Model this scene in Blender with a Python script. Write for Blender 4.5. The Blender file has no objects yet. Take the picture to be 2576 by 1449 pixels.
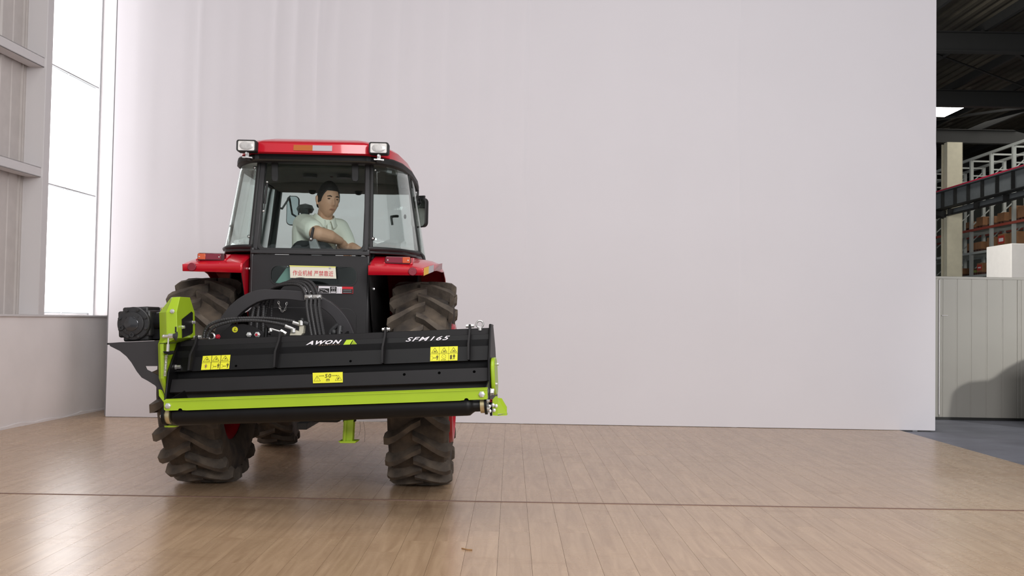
import bpy, bmesh, math, random
from mathutils import Vector, Matrix, noise
random.seed(7)
R = math.radians
scene = bpy.context.scene
COL = scene.collection

# ------------------------------------------------------------------ camera
F_PX, CAM_H = 2500.0, 1.07
PITCH, ROLL = math.atan(82.5 / 2500.0), 0.017
cam_data = bpy.data.cameras.new('camera')
cam_data.sensor_width = 36.0
cam_data.lens = 36.0 * F_PX / 2576.0
cam_data.clip_end = 300
cam = bpy.data.objects.new('camera', cam_data)
COL.objects.link(cam)
cam.matrix_world = (Matrix.Translation((0, 0, CAM_H)) @ Matrix.Rotation(R(90) + PITCH, 4, 'X')
                    @ Matrix.Rotation(ROLL, 4, 'Z'))
scene.camera = cam

# ------------------------------------------------------------------ world, lamps, exposure
world = bpy.data.worlds.new('world')
scene.world = world
world.use_nodes = True
world.node_tree.nodes['Background'].inputs[0].default_value = (0.93, 0.96, 1.0, 1)
world.node_tree.nodes['Background'].inputs[1].default_value = 0.62

def area_light(name, loc, target, sx, sy, power, color=(1, 1, 1)):
    l = bpy.data.lights.new(name, 'AREA')
    l.shape = 'RECTANGLE'; l.size = sx; l.size_y = sy; l.energy = power; l.color = color
    o = bpy.data.objects.new(name, l); COL.objects.link(o)
    o.location = loc
    o.rotation_euler = (Vector(target) - Vector(loc)).to_track_quat('-Z', 'Y').to_euler()
    return o
area_light('hall_lamp', (0.6, 3.4, 6.3), (0.6, 4.6, 0), 8.0, 5.0, 270, (1.0, 0.985, 0.985))
area_light('hall_lamp', (3.4, -4.5, 4.6), (0.4, 9.5, 2.0), 6.0, 3.0, 690, (1.0, 0.98, 0.98))
sl = area_light('stage_lamp', (9.5, 4.0, 3.6), (6.3, 11.79, .6), .35, .35, 17, (1.0, 0.98, 0.93))
sl.data.spread = R(36)
area_light('warehouse_lamp', (4.5, 17.0, 5.2), (9.0, 19.5, .5), 4.0, 3.0, 330, (1.0, 0.97, 0.92))
area_light('warehouse_lamp', (16.5, 27.0, 6.3), (15.0, 27.5, 0), 6.0, 9.0, 260, (1.0, 0.97, 0.9))
vs = scene.view_settings
vs.view_transform = 'Standard'; vs.look = 'None'; vs.gamma = 1.0; vs.use_curve_mapping = False
vs.exposure = 0.12

# ------------------------------------------------------------------ pixel to point (distance always given by the thing)
def cam_ray(px, py):
    u, v = (px - 1288.0) / F_PX, -(py - 724.5) / F_PX
    c, s = math.cos(ROLL), math.sin(ROLL)
    return Matrix.Rotation(PITCH, 3, 'X') @ Vector((u * c - v * s, 1.0, u * s + v * c))
def make_frame(mat):
    inv = mat.inverted()
    o = inv @ Vector((0, 0, CAM_H)); rot = inv.to_3x3()
    def at(px, py, y):
        d = rot @ cam_ray(px, py)
        return o + d * ((y - o.y) / d.y)
    def on_plane(px, py, p0, n):
        d = rot @ cam_ray(px, py)
        return o + d * ((Vector(p0) - o).dot(Vector(n)) / d.dot(Vector(n)))
    return at, on_plane
TR = Matrix.Translation((-1.25, 6.5, 0)) @ Matrix.Rotation(R(1.2), 4, 'Z')
MR = Matrix.Translation((-.975, 5.3, .62)) @ Matrix.Rotation(R(-4), 4, 'Z') @ Matrix.Rotation(R(-3.3), 4, 'Y')
T, TP = make_frame(TR)
M, MP = make_frame(MR)
Wp, _ = make_frame(Matrix.Identity(4))

# ------------------------------------------------------------------ materials
def lin(c):
    c /= 255.0
    return c / 12.92 if c <= .04045 else ((c + .055) / 1.055) ** 2.4
def rgb(r, g, b): return (lin(r), lin(g), lin(b), 1)

def mat(name, col, rough=.5, metal=0., coat=0., bump=0., bscale=60., var=0., vscale=8., spec=None, emit=None, estr=0., col2=None):
    m = bpy.data.materials.new(name); m.use_nodes = True
    nt = m.node_tree; b = nt.nodes['Principled BSDF']
    b.inputs['Base Color'].default_value = col
    b.inputs['Roughness'].default_value = rough
    b.inputs['Metallic'].default_value = metal
    b.inputs['Coat Weight'].default_value = coat
    b.inputs['Coat Roughness'].default_value = .06
    if spec is not None: b.inputs['Specular IOR Level'].default_value = spec
    if emit: b.inputs['Emission Color'].default_value = emit; b.inputs['Emission Strength'].default_value = estr
    tc = nt.nodes.new('ShaderNodeTexCoord')
    if var or col2:
        n = nt.nodes.new('ShaderNodeTexNoise'); n.inputs['Scale'].default_value = vscale; n.inputs['Detail'].default_value = 6
        nt.links.new(tc.outputs['Object'], n.inputs['Vector'])
        r = nt.nodes.new('ShaderNodeValToRGB')
        c2 = col2 if col2 else tuple(min(1, c * (1 + var)) for c in col[:3]) + (1,)
        c1 = col if col2 else tuple(c * (1 - var) for c in col[:3]) + (1,)
        r.color_ramp.elements[0].color = c1; r.color_ramp.elements[0].position = .35
        r.color_ramp.elements[1].color = c2; r.color_ramp.elements[1].position = .68
        nt.links.new(n.outputs['Fac'], r.inputs['Fac']); nt.links.new(r.outputs['Color'], b.inputs['Base Color'])
    if bump:
        n2 = nt.nodes.new('ShaderNodeTexNoise'); n2.inputs['Scale'].default_value = bscale; n2.inputs['Detail'].default_value = 4
        nt.links.new(tc.outputs['Object'], n2.inputs['Vector'])
        bp = nt.nodes.new('ShaderNodeBump'); bp.inputs['Strength'].default_value = bump; bp.inputs['Distance'].default_value = .005
        nt.links.new(n2.outputs['Fac'], bp.inputs['Height']); nt.links.new(bp.outputs['Normal'], b.inputs['Normal'])
    return m

def glass(name, tint, refl=1.0, rough=0.0):
    m = bpy.data.materials.new(name); m.use_nodes = True
    nt = m.node_tree; nt.nodes.clear()
    out = nt.nodes.new('ShaderNodeOutputMaterial'); mix = nt.nodes.new('ShaderNodeMixShader')
    tr = nt.nodes.new('ShaderNodeBsdfTransparent'); gl = nt.nodes.new('ShaderNodeBsdfGlossy')
    tr.inputs['Color'].default_value = tint; gl.inputs['Roughness'].default_value = rough
    gl.inputs['Color'].default_value = (.9, .95, .93, 1)
    fr = nt.nodes.new('ShaderNodeFresnel'); fr.inputs['IOR'].default_value = 1.5
    geo = nt.nodes.new('ShaderNodeNewGeometry')
    inv = nt.nodes.new('ShaderNodeMath'); inv.operation = 'SUBTRACT'; inv.inputs[0].default_value = refl
    nt.links.new(geo.outputs['Backfacing'], inv.inputs[1])
    cl = nt.nodes.new('ShaderNodeMath'); cl.operation = 'MULTIPLY'; cl.use_clamp = True
    nt.links.new(inv.outputs[0], cl.inputs[0]); nt.links.new(fr.outputs[0], cl.inputs[1])
    nt.links.new(cl.outputs[0], mix.inputs[0]); nt.links.new(tr.outputs[0], mix.inputs[1]); nt.links.new(gl.outputs[0], mix.inputs[2])
    nt.links.new(mix.outputs[0], out.inputs[0])
    return m

def wood_mat(name, island):
    m = bpy.data.materials.new(name); m.use_nodes = True
    nt = m.node_tree; b = nt.nodes['Principled BSDF']; L = nt.links.new; N = nt.nodes.new
    geo = N('ShaderNodeNewGeometry'); oi = N('ShaderNodeObjectInfo')
    rnd = geo.outputs['Random Per Island'] if island else oi.outputs['Random']
    mul = N('ShaderNodeMath'); mul.operation = 'MULTIPLY'; mul.inputs[1].default_value = 37.0; L(rnd, mul.inputs[0])
    comb = N('ShaderNodeCombineXYZ'); L(mul.outputs[0], comb.inputs[0]); L(mul.outputs[0], comb.inputs[2])
    add = N('ShaderNodeVectorMath'); add.operation = 'ADD'; L(geo.outputs['Position'], add.inputs[0]); L(comb.outputs[0], add.inputs[1])
    sc = N('ShaderNodeVectorMath'); sc.operation = 'MULTIPLY'; sc.inputs[1].default_value = (22, 1.6, 1); L(add.outputs[0], sc.inputs[0])
    n1 = N('ShaderNodeTexNoise'); n1.inputs['Scale'].default_value = 1.0; n1.inputs['Detail'].default_value = 7; n1.inputs['Distortion'].default_value = 1.2
    L(sc.outputs[0], n1.inputs['Vector'])
    r = N('ShaderNodeValToRGB')
    r.color_ramp.elements[0].color = rgb(168, 138, 109); r.color_ramp.elements[0].position = .25
    r.color_ramp.elements[1].color = rgb(195, 165, 134); r.color_ramp.elements[1].position = .72
    L(n1.outputs['Fac'], r.inputs['Fac'])
    # board to board tone
    hsv = N('ShaderNodeHueSaturation')
    vr = N('ShaderNodeMapRange'); vr.inputs['To Min'].default_value = .96; vr.inputs['To Max'].default_value = 1.04; L(rnd, vr.inputs['Value'])
    L(vr.outputs[0], hsv.inputs['Value']); L(r.outputs['Color'], hsv.inputs['Color'])
    # trodden dirt
    sc2 = N('ShaderNodeVectorMath'); sc2.operation = 'MULTIPLY'; sc2.inputs[1].default_value = (1.6, 5.5, 1); L(geo.outputs['Position'], sc2.inputs[0])
    n2 = N('ShaderNodeTexNoise'); n2.inputs['Scale'].default_value = 1.0; n2.inputs['Detail'].default_value = 8; n2.inputs['Roughness'].default_value = .7
    L(sc2.outputs[0], n2.inputs['Vector'])
    r2 = N('ShaderNodeValToRGB'); r2.color_ramp.elements[0].position = .58; r2.color_ramp.elements[0].color = (0, 0, 0, 1)
    r2.color_ramp.elements[1].position = .82; r2.color_ramp.elements[1].color = (1, 1, 1, 1); L(n2.outputs['Fac'], r2.inputs['Fac'])
    mx = N('ShaderNodeMix'); mx.data_type = 'RGBA'; mx.blend_type = 'MULTIPLY'
    mx.inputs[7].default_value = (.70, .62, .57, 1); L(r2.outputs['Color'], mx.inputs[0]); L(hsv.outputs['Color'], mx.inputs[6])
    L(mx.outputs[2], b.inputs['Base Color'])
    rr = N('ShaderNodeMapRange'); rr.inputs['To Min'].default_value = .22; rr.inputs['To Max'].default_value = .32
    L(n2.outputs['Fac'], rr.inputs['Value']); L(rr.outputs[0], b.inputs['Roughness'])
    b.inputs['Specular IOR Level'].default_value = .75
    bp = N('ShaderNodeBump'); bp.inputs['Strength'].default_value = .05; bp.inputs['Distance'].default_value = .002
    L(n1.outputs['Fac'], bp.inputs['Height']); L(bp.outputs['Normal'], b.inputs['Normal'])
    return m

MT = {}
MT['wood'] = wood_mat('laminate_plank', False); MT['wood_far'] = wood_mat('laminate_planks', True)
MT['concrete'] = mat('grey_concrete', rgb(128, 130, 141), .55, var=.15, vscale=2.5, bump=.15)
MT['plaster'] = mat('white_plaster', rgb(236, 230, 229), .85, var=.05, vscale=1.5, bump=.35, bscale=14)
MT['cladding'] = mat('wall_cladding', rgb(198, 191, 187), .5, var=.04)
MT['steel_white'] = mat('white_steel', rgb(214, 210, 210), .45)
MT['fabric'] = mat('backdrop_fabric', rgb(227, 223, 227), .9, var=.010, vscale=1.2, bump=.05, bscale=300)
MT['alu'] = mat('aluminium', rgb(170, 170, 172), .35, 1.)
MT['panel'] = mat('partition_panel', rgb(150, 147, 140), .42, var=.03, vscale=2)
MT['tarp'] = mat('grey_tarpaulin', rgb(120, 122, 120), .7, var=.1, vscale=3, bump=.4, bscale=6)
MT['strip'] = mat('joint_strip', rgb(118, 88, 76), .5)
MT['dark_steel'] = mat('dark_steel', rgb(22, 22, 21), .6, var=.1)
MT['roof_sheet'] = mat('roof_sheet', rgb(66, 61, 50), .7, var=.25, vscale=1.2)
MT['crane_grey'] = mat('crane_girder_paint', rgb(92, 96, 98), .5, var=.08)
MT['crane_red'] = mat('rail_red', rgb(170, 30, 60), .5)
MT['column'] = mat('column_paint', rgb(196, 190, 168), .55, var=.04)
MT['rack'] = mat('rack_steel', rgb(168, 172, 168), .5)
MT['rack_red'] = mat('rack_beam_red', rgb(150, 66, 52), .55)
MT['hall_wall'] = mat('hall_wall', rgb(112, 114, 104), .7, var=.08, vscale=.6)
MT['crate'] = mat('crate_board', rgb(138, 98, 66), .8, var=.12, vscale=6)
MT['crate_dark'] = mat('crate_runner', rgb(78, 50, 38), .8)
MT['crate_red'] = mat('crate_label_red', rgb(178, 52, 40), .7)
MT['crate_olive'] = mat('olive_carton', rgb(120, 128, 60), .8)
MT['foam'] = mat('white_foam', rgb(236, 232, 226), .9, var=.02, bump=.2, bscale=30)
MT['lamp_on'] = mat('lit_panel', (1, 1, 1, 1), emit=(1, .98, .92, 1), estr=14)
MT['window_lit'] = mat('daylit_film', (.9, .9, .9, 1), .6, emit=(1.0, .985, 1.0, 1), estr=3.4)
MT['film_edge'] = mat('film_seam', rgb(225, 225, 228), .6)
MT['hem_shade'] = mat('hem_shade_grey', rgb(120, 117, 120), .8)  # grey paints in the dark gap along the backdrop edge
# tractor
MT['red'] = mat('red_paint', rgb(196, 12, 36), .32, coat=.6, spec=.5)
MT['red_in'] = mat('red_paint_rim', rgb(180, 12, 34), .38, coat=.3)
MT['blk'] = mat('black_paint', rgb(44, 42, 43), .42, var=.1, vscale=20)
MT['blk_panel'] = mat('black_panel_paint', rgb(40, 38, 39), .5, var=.08, vscale=6, spec=.35)
MT['rubber'] = mat('black_rubber', rgb(30, 29, 29), .6)
MT['plastic'] = mat('dark_plastic', rgb(58, 58, 56), .6, bump=.1)
MT['lining'] = mat('cab_lining', rgb(86, 88, 82), .8, var=.08, vscale=14)
MT['seat_cloth'] = mat('seat_cloth', rgb(38, 38, 40), .8, bump=.2, bscale=200)
MT['grey_trim'] = mat('grey_trim', rgb(140, 138, 140), .6)
MT['tyre'] = mat('dusty_tyre', rgb(42, 37, 34), .85, col2=rgb(92, 80, 67), vscale=7, bump=.5, bscale=45)
MT['lug'] = mat('dusty_tyre_lug', rgb(58, 51, 46), .85, col2=rgb(100, 89, 77), vscale=9, bump=.35, bscale=60)
MT['cast'] = mat('cast_iron', rgb(46, 46, 47), .5, bump=.25, bscale=70)
MT['chrome'] = mat('zinc_plated', rgb(216, 214, 211), .3, .75)
MT['mirror'] = mat('mirror_glass', (.5, .52, .52, 1), .02, 1.)
MT['lens'] = mat('lamp_lens', rgb(226, 222, 218), .18, coat=.6, var=.1, vscale=30)
MT['reflector_bowl'] = mat('lamp_reflector', rgb(196, 193, 190), .3, .35, var=.12, vscale=60)
MT['red_lens'] = mat('red_lens', rgb(120, 10, 40), .15, coat=.6)
MT['red_reflector'] = mat('red_reflector', rgb(128, 6, 34), .25, coat=.4, bump=.2, bscale=220)
MT['orange_lens'] = mat('orange_lens', rgb(200, 84, 40), .15, coat=.6)
MT['dark_lens'] = mat('dark_red_lens', rgb(70, 14, 24), .2, coat=.5)
MT['sign'] = mat('sign_paper', rgb(222, 216, 198), .6)
MT['sign_tape'] = mat('clear_tape', rgb(224, 220, 120), .4)
MT['sign_text'] = mat('red_print', rgb(206, 52, 70), .6)
MT['cloth_green'] = mat('green_cloth', rgb(112, 146, 136), .8)
MT['white_print'] = mat('white_print', rgb(228, 222, 226), .5)
MT['black_print'] = mat('black_print', rgb(24, 22, 20), .6)
MT['red_print2'] = mat('red_decal', rgb(200, 20, 36), .5)
MT['orange_tape'] = mat('orange_reflective_tape', rgb(176, 92, 24), .4)
MT['silver_tape'] = mat('silver_reflective_tape', rgb(178, 172, 176), .4)
MT['yellow_tape'] = mat('yellow_tape', rgb(222, 176, 84), .35)
MT['glass'] = glass('cab_glass', (.91, .953, .942, 1))
MT['glass_s'] = glass('cab_side_glass', (.915, .957, .946, 1), 1.3)
# mower
MT['green'] = mat('lime_green_paint', rgb(160, 190, 32), .4, coat=.15, var=.03, vscale=5)
MT['mblk'] = mat('mower_black_paint', rgb(14, 13, 14), .42, var=.12, vscale=12, spec=.25)
MT['mblk_lit'] = mat('mower_lit_black', rgb(28, 26, 27), .48, var=.06, vscale=9, spec=.3)  # lighter copy of the mower black, light on exposed faces put into the colour
MT['marm'] = mat('charcoal_arm_paint', rgb(54, 52, 54), .5, var=.05, vscale=9, spec=.35)
MT['gear'] = mat('gearbox_black', rgb(40, 39, 40), .38, bump=.2, bscale=90)
MT['gear_cap'] = mat('gearbox_cap', rgb(70, 70, 72), .14, .6)
MT['hose'] = mat('black_hose', rgb(44, 43, 44), .5)
MT['brass'] = mat('pale_brass', rgb(196, 182, 142), .35, .8)
MT['valve'] = mat('cream_valve_paint', rgb(214, 208, 188), .45)
MT['yellow'] = mat('yellow_sticker', rgb(226, 222, 40), .5)
MT['yel_mark'] = mat('sticker_marks', rgb(92, 84, 8), .6)
MT['pink_mark'] = mat('sticker_figure', rgb(172, 130, 100), .6)
MT['redcap'] = mat('red_plastic_cap', rgb(180, 24, 46), .4)
MT['hole'] = mat('open_hole', (.002, .002, .002, 1), .9, spec=0.)
MT['logo_green'] = mat('logo_green', rgb(178, 206, 30), .5)
MT['straw'] = mat('dry_straw', rgb(150, 112, 70), .8)
# person
MT['skin'] = mat('skin', rgb(216, 166, 138), .55, var=.06, vscale=18)
MT['shirt'] = mat('cream_cotton', rgb(248, 245, 232), .85, bump=.25, bscale=22)
MT['hair'] = mat('black_hair', rgb(40, 34, 32), .7, bump=.8, bscale=160)
MT['trousers'] = mat('dark_trousers', rgb(44, 46, 54), .85)
MT['eye'] = mat('dark_eye', rgb(36, 26, 22), .4)
MT['lip'] = mat('lips', rgb(178, 118, 100), .5)

# ------------------------------------------------------------------ mesh helpers
class B:
    def __init__(s): s.v = []; s.f = []
    def add(s, vs, fs):
        o = len(s.v); s.v += [Vector(p) for p in vs]; s.f += [tuple(i + o for i in f) for f in fs]; return s
    def box(s, c, size, rot=None):
        hx, hy, hz = size[0] / 2, size[1] / 2, size[2] / 2
        vs = [Vector((x, y, z)) for x in (-hx, hx) for y in (-hy, hy) for z in (-hz, hz)]
        if rot is not None: vs = [rot @ p for p in vs]
        c = Vector(c)
        return s.add([p + c for p in vs], [(0, 1, 3, 2), (4, 6, 7, 5), (0, 4, 5, 1), (2, 3, 7, 6), (0, 2, 6, 4), (1, 5, 7, 3)])
    def span(s, a, b): # box from corner to corner
        a, b = Vector(a), Vector(b)
        return s.box((a + b) / 2, [abs(b[i] - a[i]) for i in range(3)])
    def beam(s, p0, p1, w, h, up=(0, 0, 1)):
        p0, p1 = Vector(p0), Vector(p1); d = (p1 - p0).normalized(); u = Vector(up)
        if abs(d.dot(u)) > .99: u = Vector((0, 1, 0))
        x = d.cross(u).normalized(); z = x.cross(d).normalized()
        vs = []
        for p in (p0, p1):
            for a, b in ((-1, -1), (1, -1), (1, 1), (-1, 1)): vs.append(p + x * a * w / 2 + z * b * h / 2)
        return s.add(vs, [(0, 3, 2, 1), (4, 5, 6, 7), (0, 1, 5, 4), (1, 2, 6, 5), (2, 3, 7, 6), (3, 0, 4, 7)])
    def tube(s, pts, r, n=10, caps=True):
        pts = [Vector(p) for p in pts]; rr = r if isinstance(r, (list, tuple)) else [r] * len(pts)
        d0 = (pts[1] - pts[0]).normalized()
        u = Vector((0, 0, 1)) if abs(d0.z) < .9 else Vector((1, 0, 0))
        x = d0.cross(u).normalized(); vs = []; fs = []
        for i, p in enumerate(pts):
            d = (pts[min(i + 1, len(pts) - 1)] - pts[max(i - 1, 0)]).normalized()
            x = (x - d * x.dot(d)).normalized(); y = d.cross(x)
            for k in range(n):
                a = 2 * math.pi * k / n; vs.append(p + (x * math.cos(a) + y * math.sin(a)) * rr[i])
        for i in range(len(pts) - 1):
            for k in range(n):
                a, b = i * n + k, i * n + (k + 1) % n
                fs.append((a, b, b + n, a + n))
        if caps: fs.append(tuple(reversed(range(n)))); fs.append(tuple(range((len(pts) - 1) * n, len(pts) * n)))
        return s.add(vs, fs)
    def cyl(s, p0, p1, r, n=16, r1=None): return s.tube([p0, p1], [r, r if r1 is None else r1], n)
    def lathe(s, prof, c, axis='X', n=32, closed=False):
        # prof: list of (a along axis, r)
        vs = []; fs = []; c = Vector(c); m = len(prof)
        for k in range(n):
            t = 2 * math.pi * k / n; ct, st = math.cos(t), math.sin(t)
            for a, r in prof:
                p = {'X': (a, r * ct, r * st), 'Y': (r * st, a, r * ct), 'Z': (r * ct, r * st, a)}[axis]
                vs.append(c + Vector(p))
        for k in range(n):
            k2 = (k + 1) % n
            for i in range(m if closed else m - 1):
                j = (i + 1) % m
                fs.append((k * m + i, k * m + j, k2 * m + j, k2 * m + i))
        if not closed:
            if prof[0][1] > 1e-6: fs.append(tuple(k * m for k in range(n)))
            if prof[-1][1] > 1e-6: fs.append(tuple(k * m + m - 1 for k in reversed(range(n))))
        return s.add(vs, fs)
    def prism(s, poly, vec):
        vec = Vector(vec); n = len(poly); vs = [Vector(p) for p in poly]; vs += [p + vec for p in vs]
        fs = [tuple(reversed(range(n))), tuple(range(n, 2 * n))]
        fs += [(i, (i + 1) % n, n + (i + 1) % n, n + i) for i in range(n)]
        return s.add(vs, fs)
    def ring(s, outer, inner, vec): # plate with a hole, equal point counts
        vec = Vector(vec); n = len(outer)
        vs = [Vector(p) for p in outer] + [Vector(p) for p in inner]; vs += [p + vec for p in vs]
        fs = []
        for i in range(n):
            j = (i + 1) % n
            fs += [(i, j, n + j, n + i), (2 * n + i, 3 * n + i, 3 * n + j, 2 * n + j), (i, 2 * n + i, 2 * n + j, j), (n + i, n + j, 3 * n + j, 3 * n + i)]
        return s.add(vs, fs)
    def grid(s, rows, closed=False):
        n = len(rows[0]); vs = [p for r in rows for p in r]; fs = []
        for i in range(len(rows) - 1):
            for k in range(n if closed else n - 1):
                k2 = (k + 1) % n
                fs.append((i * n + k, i * n + k2, (i + 1) * n + k2, (i + 1) * n + k))
        return s.add(vs, fs)
    def sphere(s, c, r, n=16, m=10):
        c = Vector(c); r = Vector(r) if isinstance(r, (tuple, list, Vector)) else Vector((r, r, r))
        rows = []
        for i in range(m + 1):
            t = math.pi * i / m
            rows.append([c + Vector((r.x * math.sin(t) * math.cos(2 * math.pi * k / n), r.y * math.sin(t) * math.sin(2 * math.pi * k / n), r.z * math.cos(t))) for k in range(n)])
        return s.grid(rows, True)
    def torus(s, c, R0, r0, axis='Y', n=28, m=10):
        c = Vector(c); rows = []
        for i in range(n + 1):
            t = 2 * math.pi * i / n; row = []
            for k in range(m):
                a = 2 * math.pi * k / m; q = R0 + r0 * math.cos(a); w = r0 * math.sin(a)
                p = {'Y': (q * math.cos(t), w, q * math.sin(t)), 'X': (w, q * math.cos(t), q * math.sin(t)), 'Z': (q * math.cos(t), q * math.sin(t), w)}[axis]
                row.append(c + Vector(p))
            rows.append(row)
        return s.grid(rows, True)
    def mirror_x(s):
        s.v = [Vector((-p.x, p.y, p.z)) for p in s.v]; s.f = [tuple(reversed(f)) for f in s.f]; return s

def mesh_of(name, b, smooth=35):
    me = bpy.data.meshes.new(name)
    me.from_pydata([tuple(p) for p in b.v], [], b.f)
    bm = bmesh.new(); bm.from_mesh(me)
    bmesh.ops.remove_doubles(bm, verts=bm.verts, dist=1e-5)
    bmesh.ops.recalc_face_normals(bm, faces=bm.faces)
    bm.to_mesh(me); bm.free()
    if smooth:
        me.shade_smooth(); me.set_sharp_from_angle(angle=R(smooth))
    return me
def obj(name, b, m, parent=None, bevel=0, smooth=35, solid=0, label=None, sub=0):
    me = mesh_of(name, b, smooth) if isinstance(b, B) else b
    me.materials.clear() if isinstance(b, B) else None
    if m: me.materials.append(MT[m] if isinstance(m, str) else m)
    o = bpy.data.objects.new(name, me); COL.objects.link(o)
    if parent: o.parent = parent
    if solid:
        md = o.modifiers.new('solid', 'SOLIDIFY'); md.thickness = solid; md.offset = 0
    if bevel:
        md = o.modifiers.new('bevel', 'BEVEL'); md.width = bevel; md.segments = 2; md.limit_method = 'ANGLE'; md.angle_limit = R(40)
    if sub:
        md = o.modifiers.new('sub', 'SUBSURF'); md.levels = sub; md.render_levels = sub
    if label: o['label'] = label
    return o
def inst(src, parent, name=None, mtx=None):
    o = bpy.data.objects.new(name or src.name.split('.')[0], src.data); COL.objects.link(o); o.parent = parent
    for md in src.modifiers:
        n = o.modifiers.new(md.name, md.type)
        if md.type == 'BEVEL': n.width = md.width; n.segments = md.segments; n.limit_method = md.limit_method; n.angle_limit = md.angle_limit
    if mtx is not None: o.matrix_local = mtx
    return o
def tag(o, label, cat, group=None):
    o['label'] = label; o['category'] = cat
    if group: o['group'] = group
    return o
def struct(o): o['kind'] = 'structure'; return o
def thing(name, label, cat, mtx=None, group=None):
    o = bpy.data.objects.new(name, None); COL.objects.link(o); o.empty_display_size = .1
    if mtx is not None: o.matrix_world = mtx
    return tag(o, label, cat, group)
def rrect(cx, cy, w, h, r, n=5):
    pts = []
    for (sx, sy, a0) in ((1, 1, 0), (-1, 1, 90), (-1, -1, 180), (1, -1, 270)):
        for k in range(n + 1):
            a = R(a0 + 90 * k / n)
            pts.append((cx + sx * (w / 2 - r) + r * math.cos(a), cy + sy * (h / 2 - r) + r * math.sin(a)))
    return pts
def text_mesh(txt, size, shear=0., bold=0., sx=1., spacing=1.):
    cu = bpy.data.curves.new('lettering', 'FONT'); cu.body = txt; cu.size = size; cu.shear = shear
    cu.offset = bold; cu.align_x = 'CENTER'; cu.align_y = 'CENTER'; cu.space_character = spacing; cu.resolution_u = 3
    o = bpy.data.objects.new('lettering_tmp', cu); COL.objects.link(o)
    dg = bpy.context.evaluated_depsgraph_get(); me = bpy.data.meshes.new_from_object(o.evaluated_get(dg))
    bpy.data.objects.remove(o); bpy.data.curves.remove(cu)
    for v in me.vertices: v.co.x *= sx
    return me
def catmull(pts, step):
    pts = [Vector(p) for p in pts]; P = [pts[0] * 2 - pts[1]] + pts + [pts[-1] * 2 - pts[-2]]; out = []
    for i in range(1, len(P) - 2):
        n = max(2, int((P[i + 1] - P[i]).length / step))
        for k in range(n):
            t = k / n; a, b, c, d = P[i - 1], P[i], P[i + 1], P[i + 2]
            out.append(.5 * (2 * b + (c - a) * t + (2 * a - 5 * b + 4 * c - d) * t * t + (3 * b - a - 3 * c + d) * t ** 3))
    out.append(pts[-1]); return out
def hexbolt(b, c, r, h, axis):
    c = Vector(c); d = Vector(axis).normalized()
    b.tube([c, c + d * h * .22, c + d * h * .26, c + d * h * .95, c + d * h], [r * 1.3, r * 1.3, r, r, r * .8], 6)
def pieces(name, b, m, parent, **k):
    # every connected piece becomes an object of its own
    root = list(range(len(b.v)))
    def find(i):
        while root[i] != i: root[i] = root[root[i]]; i = root[i]
        return i
    for f in b.f:
        for q in f[1:]: root[find(q)] = find(f[0])
    groups = {}
    for f in b.f: groups.setdefault(find(f[0]), []).append(f)
    out = []
    for g, fs in groups.items():
        ids = sorted({i for f in fs for i in f}); mp = {i: n for n, i in enumerate(ids)}
        out.append(obj(name, B().add([b.v[i] for i in ids], [tuple(mp[i] for i in f) for f in fs]), m, parent, **k))
    return out

# ================================================================== THE SETTING
floor = struct(obj('floor', B().span((-7, -7, -.13), (26, 48, -.012)), 'concrete', smooth=0))

# laminate boards: courses along Y, broken at the joint strip
PW, PL_, GAP = .152, 1.22, .0011
plank_me = mesh_of('plank', B().span((-.5, -.5, -.011), (.5, .5, 0)), 0)
plank_me.materials.append(MT['wood'])
JOINT_Y, WOOD_X1, WOOD_X0, WOOD_Y1 = 5.908, 4.118, -4.62, 11.3
boards = []
ncol0 = int((WOOD_X0 + .044) / PW) - 1
for ci in range(ncol0, 29):
    xa, xb = -.044 + ci * PW, -.044 + (ci + 1) * PW
    if xb > WOOD_X1 + .01 or xa < WOOD_X0: continue
    for y0, y1 in ((2.4, JOINT_Y - .008), (JOINT_Y + .008, WOOD_Y1)):
        y = y0 - random.choice((0, .2, .4, .6, .8, 1.0)) * PL_
        while y < y1 - .05:
            a, b = max(y, y0), min(y + PL_, y1)
            if b - a > .06: boards.append(((xa + xb) / 2, (a + b) / 2, xb - xa - GAP, b - a - GAP))
            y += PL_
def board_rank(t):
    x, y = t[0], t[1]
    vis = y + t[3] / 2 > 4.1 and abs(x) < .53 * (y + t[3] / 2) + .1
    return (0 if vis else 1, y)
boards.sort(key=board_rank)
for x, y, w, l in boards[:300]:
    o = bpy.data.objects.new('plank', plank_me); COL.objects.link(o); o.parent = floor
    o.location = (x, y, 0); o.scale = (w, l, 1)
far = B()
for x, y, w, l in boards[300:]: far.span((x - w / 2, y - l / 2, -.011), (x + w / 2, y + l / 2, 0))
fo = obj('plank_field', far, 'wood_far', floor, smooth=0); fo['kind'] = 'stuff'
js = B().prism([(0, JOINT_Y - .0075, -.011), (0, JOINT_Y + .0075, -.011), (0, JOINT_Y + .006, .003), (0, JOINT_Y - .006, .003)], (8.72, 0, 0))
js.v = [p + Vector((-4.61, 0, 0)) for p in js.v]
struct(obj('trim_1', js, 'strip', smooth=0))

def wx(y): return -4.623 + .0425 * (y - 9.057)
# left wall
WL = B().prism([(wx(1) - .3, 1, -.02), (wx(14) - .3, 14, -.02), (wx(14), 14, -.02), (wx(1), 1, -.02)], (0, 0, 1.05))
wall_left = struct(obj('wall_left', WL, 'plaster', smooth=0))
obj('sill', B().prism([(wx(1) - .28, 1, 1.03), (wx(14) - .28, 14, 1.03), (wx(14) + .018, 14, 1.03), (wx(1) + .018, 1, 1.03)], (0, 0, .022)), 'steel_white', wall_left, bevel=.004)
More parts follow.
